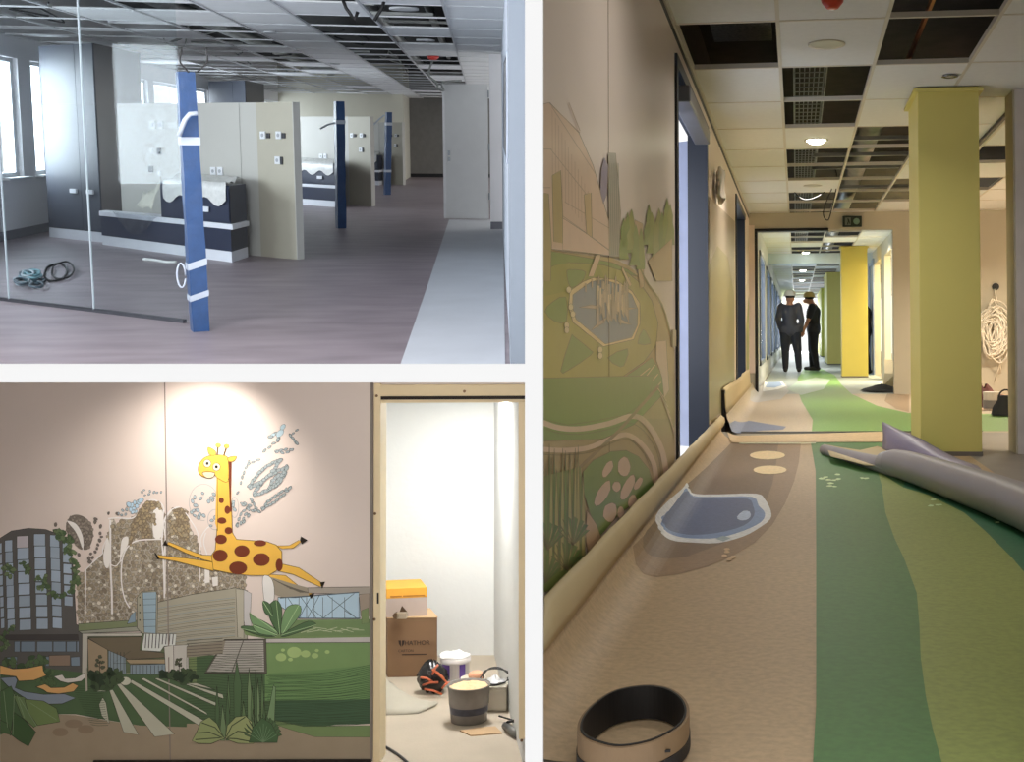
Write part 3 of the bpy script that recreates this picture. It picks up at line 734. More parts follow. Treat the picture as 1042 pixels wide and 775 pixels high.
# ------------------------------------------------------------------ things in the store room
m_card = mat('brown_card_shaded', (122, 94, 68), .85, var=.05)  # face tone lowered: shade under the overhead light is in this brown
m_cardl = mat('cardboard_edge', (186, 156, 120), .85)
def fromfloor(px, py): return R.P(px, py)
def slabbox(mb, foot, z0, z1, mi=0): mb.prism([f[:2] for f in foot], z0, z1, mi)
a, b, c = fromfloor(394.5, 689), fromfloor(445, 688), fromfloor(388, 678)
d_ = b+(c-a)
zt = R.zat(394, 629, a)
t = thing('cardboard_box', 'large brown cardboard box with printed logo, under the yellow box', 'box', R, ((a+d_)/2).to_tuple()[:2]+(0,))
mb = MB(); slabbox(mb, [a, b, d_, c], 0, zt); mb.build('carton', m_card, t, bevel=.004)
ax = (b-a).normalized(); ay = V((-ax.y, ax.x, 0))
mb = MB(); e = ax*.004
mb.prism([(a-e-ay*.002)[:2], (b+e-ay*.002)[:2], (d_+e+ay*.004)[:2], (c-e+ay*.004)[:2]], zt, zt+.004); mb.build('flap', m_cardl, t)
ink = mat('black_ink', (46, 30, 20), .8)
fo = a-ay*.0015
def onbox(px, py):
    r = R.ray(px, py); o = V((0, 0, R.h)); n = ay; k = (fo-o).dot(n)/r.dot(n); return o+r*k
up_ = V((0, 0, 1))
text_mesh('logo_text', 'HATHOR', .044, ink, t, R, onbox(424.5, 654), ax, up_)
text_mesh('small_text', 'CARTON', .026, ink, t, R, onbox(413, 662), ax, up_)
mb = MB(); s0 = onbox(408.5, 654.5)
for sgn in (-1, 1):
    mb = MB(); mb.face([s0+ax*sgn*.004+up_*.022, s0+ax*sgn*.022+up_*.022, s0+ax*sgn*.018-up_*.004, s0+ax*sgn*.002-up_*.024]); mb.build('logo', ink, t)
mb = MB()
s1 = onbox(421.5, 665.6)
mb.obox(s1, ax*.088, ay*.0006, up_*.0035)
mb.build('text_line', ink, t)
# yellow and grey box on top
a2, b2, c2 = R.P(393.2, 627.5, zt+.008), R.P(434.5, 625.6, zt+.008), R.P(388, 618, zt+.008)
d2 = b2+(c2-a2); z2 = R.zat(393, 599, a2)
t = thing('parcel_box', 'yellow topped grey carton standing on the brown cardboard box', 'box', R, tuple(((a2+d2)/2)[:2])+(zt+.004,))
zs = z2-(z2-zt)*.34
mb = MB(); slabbox(mb, [a2, b2, d2, c2], zt+.0042, zs); mb.build('carton', mat('grey_carton', (176, 160, 150), .8), t)
mb = MB(); slabbox(mb, [a2, b2, d2, c2], zs, z2); mb.build('lid', mat('yellow_carton', (226, 164, 60), .6), t, bevel=.003)
ax2 = (b2-a2).normalized(); ay2 = V((-ax2.y, ax2.x, 0))
mb = MB(); o0 = a2-ay2*.0012
for k in range(30):
    if k != 10: mb.obox(V((o0.x, o0.y, zs+.014))+ax2*(.03+k*.0082), ax2*.003, ay2*.0006, up_*.005)
mb.build('print_line', mat('brown_ink', (150, 92, 30), .8), t)
# small tape dispenser lying on the box
p = R.P(409, 629.5, zt+.005)
t = thing('tape_dispenser', 'small metal tape dispenser on the edge of the brown box', 'tape dispenser', R, p)
mb = MB(); mb.obox(p+V((.0, 0, .026)), (.036, 0, 0), (0, .022, 0), (0, 0, .022)); mb.build('body', mat('dull_steel', (170, 158, 140), .35, metal=.4), t, bevel=.004)
mb = MB(); mb.face([p+V((-.02, .01, .048)), p+V((.036, .01, .048)), p+V((-.002, .01, .092))]); mb.build('blade', mat('blade_dark', (80, 62, 44), .4, metal=.4), t, solid=.003)
mb = MB(); mb.tube([p+V((-.04, -.022, .026)), p+V((-.04, .022, .026))], .022, 16); mb.build('roll', mat('tape_brown', (92, 70, 48), .5), t)

def bucket(name, label, cat, cpx, cpy, wpx, toppy, mats, taper=.9, extra=None):
    c0 = R.P(cpx, cpy); rr = wpx/2*c0.y/F
    c0 = c0+V((0, rr*.75, 0)); rr = wpx/2*c0.y/F
    zt_ = R.zat(cpx, toppy, c0+V((0, -rr, 0)))
    t = thing(name, label, cat, R, c0)
    return t, c0, rr, zt_
# clear bucket of mortar
t, c0, rr, zt_ = bucket('mortar_bucket', 'clear plastic bucket of beige mortar in front of the white tub', 'bucket', 474.5, 738, 42, 703, None)
mb = MB(); mb.lathe(c0, [(0, .004), (rr*.86, .004), (rr*.93, zt_*.48), (rr*.955, zt_*.5), (rr, zt_), (rr*1.03, zt_), (rr*1.03, zt_+.008), (rr*.97, zt_+.006), (rr*.92, zt_*.5), (rr*.82, .01), (0, .01)], 32)
mb.build('pail', mat('milky_plastic', (128, 124, 120), .25, var=.12, scale=12), t, smooth=True)
mb = MB(); mb.lathe(c0, [(rr*.885, zt_*.2), (rr*.935, zt_*.47)], 32); mb.build('label_band', mat('label_dark', (52, 54, 66), .5, var=.3, scale=30), t, smooth=True)
mb = MB(); rows = []
for k in range(7):
    rr2 = rr*.94*(1-k/6.5); rows.append([c0+V((math.cos(q*math.pi/12)*rr2, math.sin(q*math.pi/12)*rr2, zt_*.93+.014*random.random()+k*.004)) for q in range(24)])
mb.grid(rows, closed=True); mb.build('mortar', mat('dry_mortar', (226, 192, 150), .95, var=.14, scale=25, bump=.6), t, smooth=True)
# white tub behind it
t, c0, rr, zt_ = bucket('paint_tub', 'square white tub with a cable lying over its lid', 'tub', 503, 724, 24, 702, None)
mb = MB(); q = rr; mb.prism([(c0.x-q, c0.y-q*.7), (c0.x+q, c0.y-q*.7), (c0.x+q, c0.y+q*.8), (c0.x-q, c0.y+q*.8)], 0, zt_); mb.build('tub', mat('white_tub', (206, 198, 182), .4), t, bevel=.012)
mb = MB(); q = rr*1.06; mb.prism([(c0.x-q, c0.y-q*.75), (c0.x+q, c0.y-q*.75), (c0.x+q, c0.y+q*.82), (c0.x-q, c0.y+q*.82)], zt_, zt_+.014); mb.build('lid', mat('white_tub', (206, 198, 182), .4), t, bevel=.004)
TUB = (c0, rr, zt_+.014)
# white bucket with purple label
t, c0, rr, zt_ = bucket('sealant_bucket', 'white lidded bucket with a purple label, by the cardboard box', 'bucket', 461.5, 699, 29, 673, None)
mb = MB(); mb.lathe(c0, [(0, .003), (rr*.9, .003), (rr, zt_), (0, zt_)], 28); mb.build('pail', mat('white_pail', (214, 208, 204), .35), t, smooth=False)
mb = MB(); mb.lathe(c0, [(rr*1.05, zt_-.02), (rr*1.06, zt_+.006), (rr*.95, zt_+.012), (rr*.8, zt_+.004), (0, zt_+.004)], 28); mb.build('lid', mat('white_pail', (214, 208, 204), .35), t, smooth=True)
n0 = 28
for k0, k1 in ((17, 20), (23, 25)):
    mb = MB()
    for k in range(k0, k1):
        a0_, a1_ = 2*math.pi*k/n0, 2*math.pi*(k+1)/n0
        mb.face([c0+V((math.cos(q)*rr*1.012, math.sin(q)*rr*1.012, z)) for q, z in ((a0_, zt_*.32), (a1_, zt_*.32), (a1_, zt_*.86), (a0_, zt_*.86))])
    mb.build('purple_label', mat('purple_print', (92, 64, 140), .5), t, solid=.001)
SB = (c0, rr, zt_+.01)
# crumpled paper towel on its lid
mb = MB(); rows = []
for k in range(9):
    f = k/8; rows.append([c0+V((-.01+math.cos(q*.4488)*rr*(1.04-f**3)*(1+.12*math.sin(q*3+k)), math.sin(q*.4488)*rr*(1.04-f**3)*.95, zt_+.013+.04*f**.6*(.55+.45*math.sin(q*1.9+k*.5)))) for q in range(14)])
mb.grid(rows, closed=True); o = mb.build('paper_towel', mat('white_paper', (236, 234, 232), .9), None, R, smooth=True)
tag(o, 'crumpled white paper towel on the purple labelled bucket', 'paper towel')
# rubbish bag with orange strips
c0 = R.P(439, 707.5)+V((.0, .07, 0))
mb = MB(); rows = []
for k in range(12):
    f = k/11; rad = .104*math.sin(math.pi*(.12+.86*f))**.7
    rows.append([c0+V((math.cos(q*.3142)*rad*(1+.12*math.sin(q*2.3+k*1.7))-.01*f, math.sin(q*.3142)*rad*.8*(1+.1*math.sin(q*1.7+k)), .012+.21*f+.01*math.sin(q*1.9+k*2))) for q in range(20)])
mb.grid(rows, closed=True); t = thing('rubbish_bag', 'black plastic bag with orange strips beside the cardboard box', 'bag', R, c0)
mb.build('sack', mat('black_film', (26, 24, 24), .25, var=.3), t, smooth=True)
mo = mat('orange_plastic', (206, 110, 74), .5)
for k, (x, y, x2, y2) in enumerate(((428, 689, 440, 693), (430, 697, 446, 694), (440, 681, 452, 690), (432, 701, 450, 706), (444, 684, 456, 696), (446, 676, 440, 686), (450, 700, 458, 694))):
    p0 = R.at(x, y, c0.y-.118); p1 = R.at(x2, y2, c0.y-.108); pm_ = (p0+p1)/2+V((0, -.014, .012))
    mb = MB(); mb.tube([p0, pm_, p1], .0075, 7); mb.build('orange_strip', mo, t, smooth=True)
# pink and beige bits between the buckets
c0 = R.P(480, 716)+V((0, .06, 0))
t = thing('sponge_tray', 'small tray of pink sponges behind the mortar bucket', 'tray', R, c0)
mb = MB(); mb.lathe(c0, [(0, .0), (.07, 0), (.085, .16), (.08, .16), (.066, .01), (0, .01)], 22); mb.build('tray', mat('white_tub', (206, 198, 182), .4), t, smooth=True)
mb = MB(); mb.lathe(c0+V((.02, 0, 0)), [(0, .15), (.05, .15), (.055, .185), (.03, .2), (0, .2)], 12); mb.build('sponge', mat('salmon_sponge', (216, 160, 128), .95, bump=.4), t, smooth=True)
# cable over the tub
c0, rr, zz = TUB
mb = MB(); pts = []
for i in range(60):
    a_ = i/60*4*math.pi; q = .085+.012*math.sin(i*.7)
    pts.append(c0+V((-.0+math.cos(a_)*q*1.05, -.02+math.sin(a_)*q*.55, zz+.035+.045*math.sin(a_)+.012*(i/60)+.018)))
mb.tube(pts, .0045, 6); o = mb.build('cable_loop', mat('black_cable', (28, 26, 24), .5), None, R, smooth=True); tag(o, 'black cable looped over the white tub', 'cable')
mb = MB(); rows = []
for k in range(7):
    f = k/6; rows.append([c0+V((-.005+math.cos(q*.5236)*.07*(1-f*.95), .01+math.sin(q*.5236)*.05*(1-f*.95), zz+.016+.04*f+.012*math.sin(q*2+k))) for q in range(12)])
mb.grid(rows, closed=True); o = mb.build('plastic_wrap', mat('pale_wrap', (206, 206, 206), .3), None, R, smooth=True); tag(o, 'pale crumpled plastic wrap under the black cable loop', 'plastic wrap')
# cardboard sheet on floor, dark tools
mb = MB(); sh = [R.P(*q) for q in ((468, 744), (479, 749), (511, 746.5), (504, 739.8), (486, 741.2), (476, 743))]
mb.prism([s_[:2] for s_ in sh], .001, .008); o = mb.build('cardboard_sheet', m_cardl, None, R); tag(o, 'flat piece of cardboard on the floor before the clear mortar bucket', 'cardboard')
for o_ in bpy.data.objects:
    pass
c0 = R.P(520, 745)
t = thing('caulk_gun', 'dark caulking gun lying beside the door jamb', 'tool', R, c0)
dk_ = mat('tool_dark', (40, 38, 38), .4, metal=.3)
p0, p1 = R.P(508, 733)+V((0, 0, .03)), R.P(524, 738)+V((0, 0, .03))
mb = MB(); mb.tube([p0, p1], .006, 8); mb.build('rod', dk_, t, smooth=True)
p2 = R.P(514, 742)+V((0, 0, .025)); p3 = R.P(527, 752)+V((0, 0, .025))
mb = MB(); mb.tube([p2, p3], .024, 14); mb.build('barrel', mat('grey_tool', (110, 110, 108), .35, metal=.5), t, smooth=True)
mb = MB(); mb.tube([p2, p2+V((.02, -.02, .03)), p2+V((.06, -.02, .035))], .009, 8); mb.build('trigger', dk_, t, smooth=True)
# curled floor covering at left and hose at the bottom
mb = MB(); rows = []
L0, L1 = R.P(382, 724), R.P(430, 724); b0, b1 = R.P(384, 700), R.P(440, 712)
e0 = [(384, 683, .11), (396, 693, .085), (407, 702, .05), (417, 708, .03), (428, 712.5, .015), (443, 717, .006)]
e1 = [(384, 728, .0), (396, 727.5, .0), (412, 727, .0), (426, 726, .0), (434, 722, .006), (446, 716, .012)]
for k in range(9):
    f = k/8; row = []
    for (xa, ya, za), (xb, yb, zb) in zip(e0, e1):
        pa = R.P(xa, ya, za); pb = R.P(xb, yb, zb)
        p = pa.lerp(pb, f); p.z += .045*math.sin(math.pi*f)*(1-(xa-384)/90)+.003
        row.append(p)
    rows.append(row)
mb.grid(rows); o = mb.build('vinyl_offcut', mat('vinyl_back', (168, 162, 146), .6), None, R, smooth=True, solid=.003); tag(o, 'curled pale vinyl offcut on the floor inside the doorway', 'vinyl offcut')
mb = MB(); mb.tube(cr([R.P(x, y)+V((0, 0, .008)) for x, y in ((383, 756), (396, 763), (408, 771), (420, 782))], 6, False), .008, 8); o = mb.build('black_hose', mat('black_cable', (28, 26, 24), .5), None, R, smooth=True); tag(o, 'thin black hose crossing the doorway threshold', 'hose')
# lights of room 2
spot_light('downlight_spot', R, WLL(196, 384, YW-.5), WLL(200, 500, YW), 62, (1, .88, .76), 112, .9, .05)
area_light('store_lamp', R, (XD+.42, 8.3, ZCB-.03), (XD+.4, 8.25, 0), .5, .4, 64, (1, .99, .97))
area_light('corridor_fill', R, (WLL(385, 400, 4.6).x, 4.6, ZC-.03), (WLL(350, 400).x, YW, 1.15), 1.2, .4, 24, (1, .92, .84))  # unseen fill light added to lift the mural wall near the doorway
# ================================================================== ROOM 3: corridor
R = R3M
CH = 2.58; XLW = -.66; YPT = 17.4
m_w3 = mat('wall_cream', (236, 220, 208), .34, var=.02, scale=2)
m_w3b = mat('wall_plaster_warm', (194, 188, 170), .85, var=.03, scale=2, bump=.08)
m_tile = mat('ceiling_tile', (232, 233, 232), .9, var=.02, scale=20, bump=.1, bscale=200)
m_grid = mat('grid_bar', (214, 208, 196), .5, var=.02)
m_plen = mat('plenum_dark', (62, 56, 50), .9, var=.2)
m_duct = mat('galvanised_duct', (150, 150, 146), .4, metal=.5, var=.1)
m_cable = mat('cable_black', (26, 24, 24), .6)
m_olive = mat('olive_green_paint', (222, 210, 122), .5, var=.015, scale=3)
m_yel = mat('yellow_paint', (214, 194, 96), .5, var=.02, scale=3)
m_blue = mat('dark_blue_frame', (36, 45, 62), .4, var=.03)
m_blk = mat('black_edge', (20, 20, 24), .5)
def wallX(x, t, y0, y1, z0, z1, holes):
    """wall on the plane x, thickness t to the outside, with rectangular openings (ya, yb, za, zb)"""
    mb = MB(); ys = sorted({y0, y1, *[h for q in holes for h in q[:2]]})
    for a, b in zip(ys, ys[1:]):
        hs = sorted([q for q in holes if q[0] <= a+1e-6 and q[1] >= b-1e-6], key=lambda q: q[2]); z = z0
        for q in hs:
            if q[2] > z: mb.box((min(x, x+t), a, z), (max(x, x+t), b, q[2]))
            z = q[3]
        if z < z1: mb.box((min(x, x+t), a, z), (max(x, x+t), b, z1))
    return mb
YS = R.onX(550.5, 400, XLW).y
YB = R.onX(550.5, 400, XLW-.13).y
yd = [R.onX(x, 340, XLW).y for x in (688, 720, 749, 758)]
holes = [(yd[0], yd[1], 0, 2.36), (yd[2], yd[3], 0, 2.36)]
lw = wallX(XLW, -.13, YB+.1, YPT, 0, 2.5, holes)
lw.prism([(XLW, YS), (XLW, YB+.1), (XLW-.13, YB+.1)], 0, 2.5)
struct(lw.build('wall_left', m_w3, None, R), 'corridor wall with printed landscape')
mb = MB(); mb.box((XLW-.1, YB+.1, 2.5), (XLW-.001, YPT, 2.545)); mb.prism([(XLW-.001, YS+.1), (XLW-.001, YB+.1), (XLW-.1, YB+.1)], 2.5, 2.545); struct(mb.build('trim_1', m_blk, None, R), 'dark joint between wall and ceiling')
mb = MB(); mb.box((XLW-.02, YS, 2.545), (XLW+.01, YPT, 2.575)); struct(mb.build('trim_2', m_grid, None, R), 'ceiling edge profile')
# door frames in the left wall
def bluedoor(name, lab, y0, y1, zt):
    t = thing(name, lab, 'door frame', R, (XLW, y0, 0))
    mb = MB(); mb.box((XLW-.14, y1-.05, 0), (XLW+.008, y1+.03, zt)); mb.build('jamb', m_blue, t)
    mb = MB(); mb.box((XLW-.14, y0-.03, 0), (XLW+.014, y0+.06, zt)); mb.build('jamb', m_blk, t)
    mb = MB(); mb.box((XLW-.14, y0-.03, zt), (XLW+.016, y1+.03, zt+.07)); mb.build('head', m_blue, t)
    return t
t = bluedoor('door_frame', 'tall dark blue door frame nearest in the mural corridor wall', yd[0], yd[1], 2.34)
mb = MB(); mb.box((XLW-.05, yd[0]+.3, 2.2), (XLW+.06, yd[1]-.5, 2.3)); mb.build('door_closer', mat('closer_grey', (120, 120, 124), .4, metal=.4), t, bevel=.01)
t = bluedoor('door_frame', 'narrow dark blue door frame further along, by the corridor header', yd[2], yd[3], 2.34)
# plastic bag caught on the frame
mb = MB(); rows = []; c0 = V((XLW+.05, R.onX(727, 150, XLW).y, 2.2))
for k in range(8):
    f = k/7; rows.append([c0+V((math.cos(q*.6283)*.03*(1+.4*math.sin(q*2+k)), math.sin(q*.6283)*.28*(.5+f*.6), -f*.24+.02*math.sin(q+k))) for q in range(10)])
mb.grid(rows, closed=True); o = mb.build('plastic_bag', mat('clear_film3', (206, 196, 182), .6, var=.2), None, R, smooth=True); tag(o, 'small clear plastic bag hung on the nearest blue door frame', 'plastic bag')
# bright room beyond the first door
mb = MB(); mb.box((XLW-.92, 8.6, 0), (XLW-.86, yd[3]+1.5, CH)); struct(mb.build('wall_side', mat('pale_blue_white', (206, 214, 236), .8), None, R))
# leaf of bluish white door
mb = MB(); mb.prism([(XLW-.14, yd[1]-.06), (XLW-.8, yd[1]+.35), (XLW-.8, yd[1]+.41), (XLW-.14, yd[1]-.0)], .02, 2.3)
dl = thing('door_leaf', 'pale bluish door leaf standing open inside the nearest blue frame', 'door', R, (XLW-.5, yd[1], 0))
mb.build('leaf', mat('pale_door', (196, 206, 236), .5), dl)
mb = MB(); mb.tube([(XLW-.8, yd[1]+.3, 1.02), (XLW-.8, yd[1]+.22, 1.02), (XLW-.68, yd[1]+.16, 1.02)], .01, 8); mb.build('handle', m_duct, dl, smooth=True)

# header wall with the corridor opening, and side room wall
PTL, PTR = R.onY(769.5, 300, YPT).x, R.onY(909, 300, YPT).x
ZH = R.onY(840, 234, YPT).z
mb = MB(); mb.box((XLW-.2, YPT, 0), (PTL, YPT+.15, CH)); mb.box((PTL, YPT, ZH), (PTR, YPT+.15, CH)); mb.box((PTR, YPT, 0), (4.2, YPT+.15, CH))
struct(mb.build('wall_back', m_w3b, None, R), 'cream cross wall with the corridor opening')
mb = MB(); mb.box((PTL-.02, YPT-.02, 0), (PTL+.02, YPT+.17, ZH)); mb.box((PTL-.02, YPT-.02, ZH-.01), (PTR-.9, YPT+.17, ZH+.03)); struct(mb.build('trim_3', m_blk, None, R), 'dark edge of the opening')
mb = MB(); mb.box((PTL-.10, YPT-.02, .3), (PTL-.02, YPT-.003, ZH+.08)); struct(mb.build('trim_4', m_w3, None, R))
# ceiling: tiles, bars, plenum
TX = [-.66, -.09, .51, 1.12, 1.72, 2.32, 2.92, 3.52, 4.12]; TY0, TP = 6.72, 1.17
def hole3(c, r):
    if c < 0: return False
    if (c, r) in {(0, 0), (2, -1), (2, 0), (1, 1), (1, 2), (1, 4), (1, 5), (2, 3), (2, 4), (2, 5), (1, 7), (1, 8), (2, 6), (2, 7), (2, 8), (4, 4), (3, 6), (4, 6), (3, 7), (5, 4), (2, -3), (1, -4)}: return True
    if r >= 9: return (c == 1 and r % 3 != 2) or (c == 2 and r % 4 != 1)
    return False
mb = MB(); bars = MB(); mb_lamps = []
RN = 46
for r in range(-4, RN):
    ya = TY0+TP*r; yb = ya+TP
    for c in range(len(TX)-1):
        if c > 3 and r > 9: continue
        if abs(ya-YPT) < .3 and False: continue
        if not hole3(c, r):
            mb.box((TX[c]+.008, ya+.008, CH+.002), (TX[c+1]-.008, yb-.008, CH+.018))
    bars.box((XLW, ya-.011, CH-.002), (4.12, ya+.011, CH+.03))
for x in TX: bars.box((x-.011, TY0-4*TP, CH-.002), (x+.011, TY0+RN*TP, CH+.03))
ceil = struct(mb.build('ceiling', m_tile, None, R), 'suspended ceiling with tiles missing')
bars.build('grid_bars', m_grid, ceil)
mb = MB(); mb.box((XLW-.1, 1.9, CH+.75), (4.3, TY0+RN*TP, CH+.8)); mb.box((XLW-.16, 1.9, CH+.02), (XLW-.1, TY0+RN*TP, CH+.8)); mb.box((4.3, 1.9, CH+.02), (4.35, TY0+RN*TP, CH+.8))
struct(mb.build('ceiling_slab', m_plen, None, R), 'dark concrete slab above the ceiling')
# services in the plenum
t = thing('cable_tray', 'perforated metal cable tray seen through the missing ceiling tiles', 'cable tray', R, (-.1, 8, CH+.42))
mb = MB()
for x in [i*.04 for i in range(7)]: mb.box((.0+x, 6.6, CH+.42), (.008+x, 30, CH+.428))
for k in range(118): mb.box((0, 6.6+k*.2, CH+.415), (.26, 6.62+k*.2, CH+.42))
mb.box((-.01, 6.6, CH+.42), (0, 30, CH+.5)); mb.box((.26, 6.6, CH+.42), (.27, 30, CH+.5))
mb.build('tray', m_duct, t)
o = None
mb = MB(); mb.tube([(.78, 11, CH+.4), (.78, 30, CH+.4)], .12, 18); o = mb.build('round_duct', m_duct, None, R, smooth=True); tag(o, 'round metal duct running above the open ceiling grid', 'duct')
mb = MB(); mb.box((-.55, 6.9, CH+.3), (-.15, 8.4, CH+.34), 0); o = mb.build('mesh_plate', mat('perforated_plate', (96, 92, 84), .5, metal=.4, var=.6, scale=40), None, R); tag(o, 'perforated plate above the ceiling opening by the left wall', 'metal plate')
for y in (12.2, 13.3, 14.3, 16.2):
    mb = MB(); mb.box((.2, y, CH+.2), (1.6, y+.05, CH+.24)); o = mb.build('support_rail', m_duct, None, R); tag(o, 'galvanised support rail crossing above the open ceiling grid', 'rail', 'support rails above the corridor ceiling')
mb = MB(); mb.box((.78, 5.0, CH+.16), (.8, 9.0, CH+.2)); o = mb.build('copper_pipe', mat('copper', (190, 120, 74), .3, metal=.8), None, R); tag(o, 'thin copper rod across the large dark ceiling opening', 'pipe')
for (pts, lab) in ((((848, 120, CH+.3), (852, 190, CH+.1), (846, 214, CH-.22), (842, 224, CH-.3), (838, 214, CH-.2), (850, 180, CH+.1)), 'thin black cable hanging in a loop before the exit sign'),
                   (((800, 178, CH+.1), (808, 195, CH-.1), (818, 203, CH-.16), (832, 200, CH-.14), (848, 188, CH-.05), (849, 180, CH+.1)), 'thin black cable sagging under the ceiling before the header wall')):
    y_ = 14.6 if 'loop' in lab else 14.9; P = [V((R.onY(x, 200, y_).x, y_, max(z, 0))) for x, y, z in pts]
    P = [V((R.onY(x, y, y_).x, y_, R.onY(x, y, y_).z if z < CH else z)) for x, y, z in pts]
    mb = MB(); mb.tube(cr(P, 6, False), .007, 6); o = mb.build('hanging_cable', m_cable, None, R, smooth=True); tag(o, lab, 'cable')
# lamps
m_on = emit('lamp_on', (255, 240, 214), 26.0)
m_off = mat('lamp_diffuser', (196, 190, 178), .4)
def lamp(px, py, rpx, on, lab):
    c = R.P(px, py, CH-.003); rr = rpx*c.y/F
    t = thing('downlight', lab, 'ceiling lamp', R, c, None)
    mb = MB(); mb.lathe(c, [(rr*.8, 0), (rr, -.004), (rr, .006), (rr*.8, .01)], 28); mb.build('ring', m_grid, t, smooth=True)
    mb = MB(); mb.lathe(c, [(0, -.03 if on else -.001), (rr*.5, -.027 if on else -.001), (rr*.84, -.001), (rr*.84, .004), (0, .004)], 28); mb.build('diffuser', m_on if on else m_off, t)
    return c
lamp(841, 45.5, 19, False, 'large unlit round ceiling lamp nearest the viewer')
lc = lamp(830.5, 143, 12, True, 'bright round ceiling lamp between two tile gaps')
lamp(827, 189, 9.5, False, 'unlit round ceiling lamp above the sagging cable')
lamp(820, 256.8, 4.5, True, 'small lit ceiling lamp just beyond the header')
lamp(817, 275, 4, True, 'small lit ceiling lamp beyond the bulkhead')
lamp(816, 285, 3.5, True, 'smallest lit ceiling lamp near the far end')
c = R.P(966.5, 77, CH-.002); t = thing('smoke_detector', 'small round chrome spot in the ceiling tile by the green column', 'ceiling spot', R, c)
mb = MB(); mb.lathe(c, [(.05, 0), (.055, -.008), (.04, -.012), (.03, 0)], 22); mb.build('ring', mat('chrome', (150, 150, 150), .2, metal=.9), t, smooth=True)
mb = MB(); mb.lathe(c, [(0, -.006), (.03, -.006), (.03, .0)], 16); mb.build('lens', m_off, t, smooth=True)
c = R.P(847, -1, CH); mb = MB(); mb.lathe(c, [(0, -.05), (.03, -.05), (.055, -.02), (.06, 0), (0, 0)], 22); o = mb.build('ceiling_alarm', mat('red_plastic', (206, 70, 50), .4), None, R, smooth=True); tag(o, 'red round alarm on the corridor ceiling at the top edge', 'alarm')
# exit sign
p0, p1 = R.onY(857.5, 219.8, YPT-.06), R.onY(877, 230.5, YPT-.06)
t = thing('exit_sign', 'dark green exit sign on the corridor header wall', 'exit sign', R, ((p0.x+p1.x)/2, YPT-.04, p1.z))
mb = MB(); mb.box((p0.x, YPT-.06, p1.z), (p1.x, YPT, p0.z)); mb.build('housing', mat('sign_dark', (26, 40, 30), .4), t, bevel=.004)
mb = MB(); w_ = p1.x-p0.x; h_ = p0.z-p1.z; y_ = YPT-.063
def sg(u, v): return (p0.x+u*w_, y_, p1.z+v*h_)
mb.face([sg(.12, .15), sg(.42, .15), sg(.42, .85), sg(.12, .85)]); mb.build('door_symbol', mat('sign_grey', (110, 116, 108), .5), t)
mb = MB(); cx, cy = sg(.72, .5)[0], sg(.72, .5)[2]
mb.face([(cx+.045*math.cos(k*.5236), y_, cy+.045*math.sin(k*.5236)) for k in range(12)]); mb.build('arrow_disc', mat('sign_green', (120, 150, 128), .5), t)
mb = MB(); y_ -= .002
mb.face([sg(.22, .2), sg(.28, .2), sg(.32, .45), sg(.36, .25), sg(.4, .28), sg(.35, .6), sg(.3, .78), sg(.24, .78), sg(.27, .5)]); mb.build('running_figure', mat('sign_dark', (26, 40, 30), .4), t)

# columns
def column(name, lab, fx0, fx1, fy_base, xs, mt, z1=CH, cap=True):
    a = R.P(fx0, fy_base); x0 = a.x; x1 = R.P(fx1, fy_base).x
    dep = 0
    y1 = x0*F/((xs-810))        # depth at which the side face ends
    t = thing(name, lab, 'column', R, ((x0+x1)/2, a.y, 0))
    mb = MB(); mb.box((x0, a.y, 0), (x1, y1, z1)); mb.build('shaft', mt, t, bevel=.004)
    if cap:
        mb = MB(); mb.box((x0-.03, a.y-.03, z1-.035), (x1+.03, y1+.03, z1-.012)); mb.build('capital_trim', mt, t)
        mb = MB(); mb.box((x0-.004, a.y-.004, 0), (x1+.004, y1+.004, .03)); mb.build('base_joint', mat('concrete_grey', (120, 112, 104), .8), t)
    return t
column('column', 'olive green square column nearest, behind the rolled vinyl', 937, 999, 463.5, 924.2, m_olive)
column('column', 'bright yellow square column beyond the header', 857, 883.5, 384, 855, m_yel)
column('column', 'dull olive column behind the bright yellow one', 842, 862, 371, 838.5, m_olive)
column('column', 'small lime yellow column farthest down the corridor', 836, 852, 363, 831.5, mat('lime_paint', (206, 206, 84), .5))
# wall end at the right edge
c0 = R.P(1036.5, 462)
mb = MB(); mb.prism([(c0.x, c0.y), (c0.x+1.8, c0.y), (c0.x+1.8, c0.y+.35), (c0.x, c0.y+.35)], 0, CH); struct(mb.build('wall_end', mat('wall_end_white', (214, 208, 204), .7), None, R), 'white wall end at the right')
mb = MB(); mb.box((c0.x-.012, c0.y+.02, 0), (c0.x, c0.y+.33, CH)); struct(mb.build('trim_5', m_w3b, None, R))
mb = MB(); mb.box((4.1, 2.4, 0), (4.2, YPT, CH)); mb.box((2.3, 2.4, 0), (2.4, c0.y, CH)); struct(mb.build('wall_right', m_w3, None, R))
mb = MB(); mb.box((1.64, 8.8, CH-.03), (1.67, YPT, CH+.0)); struct(mb.build('trim_9', m_blk, None, R), 'black ceiling track')
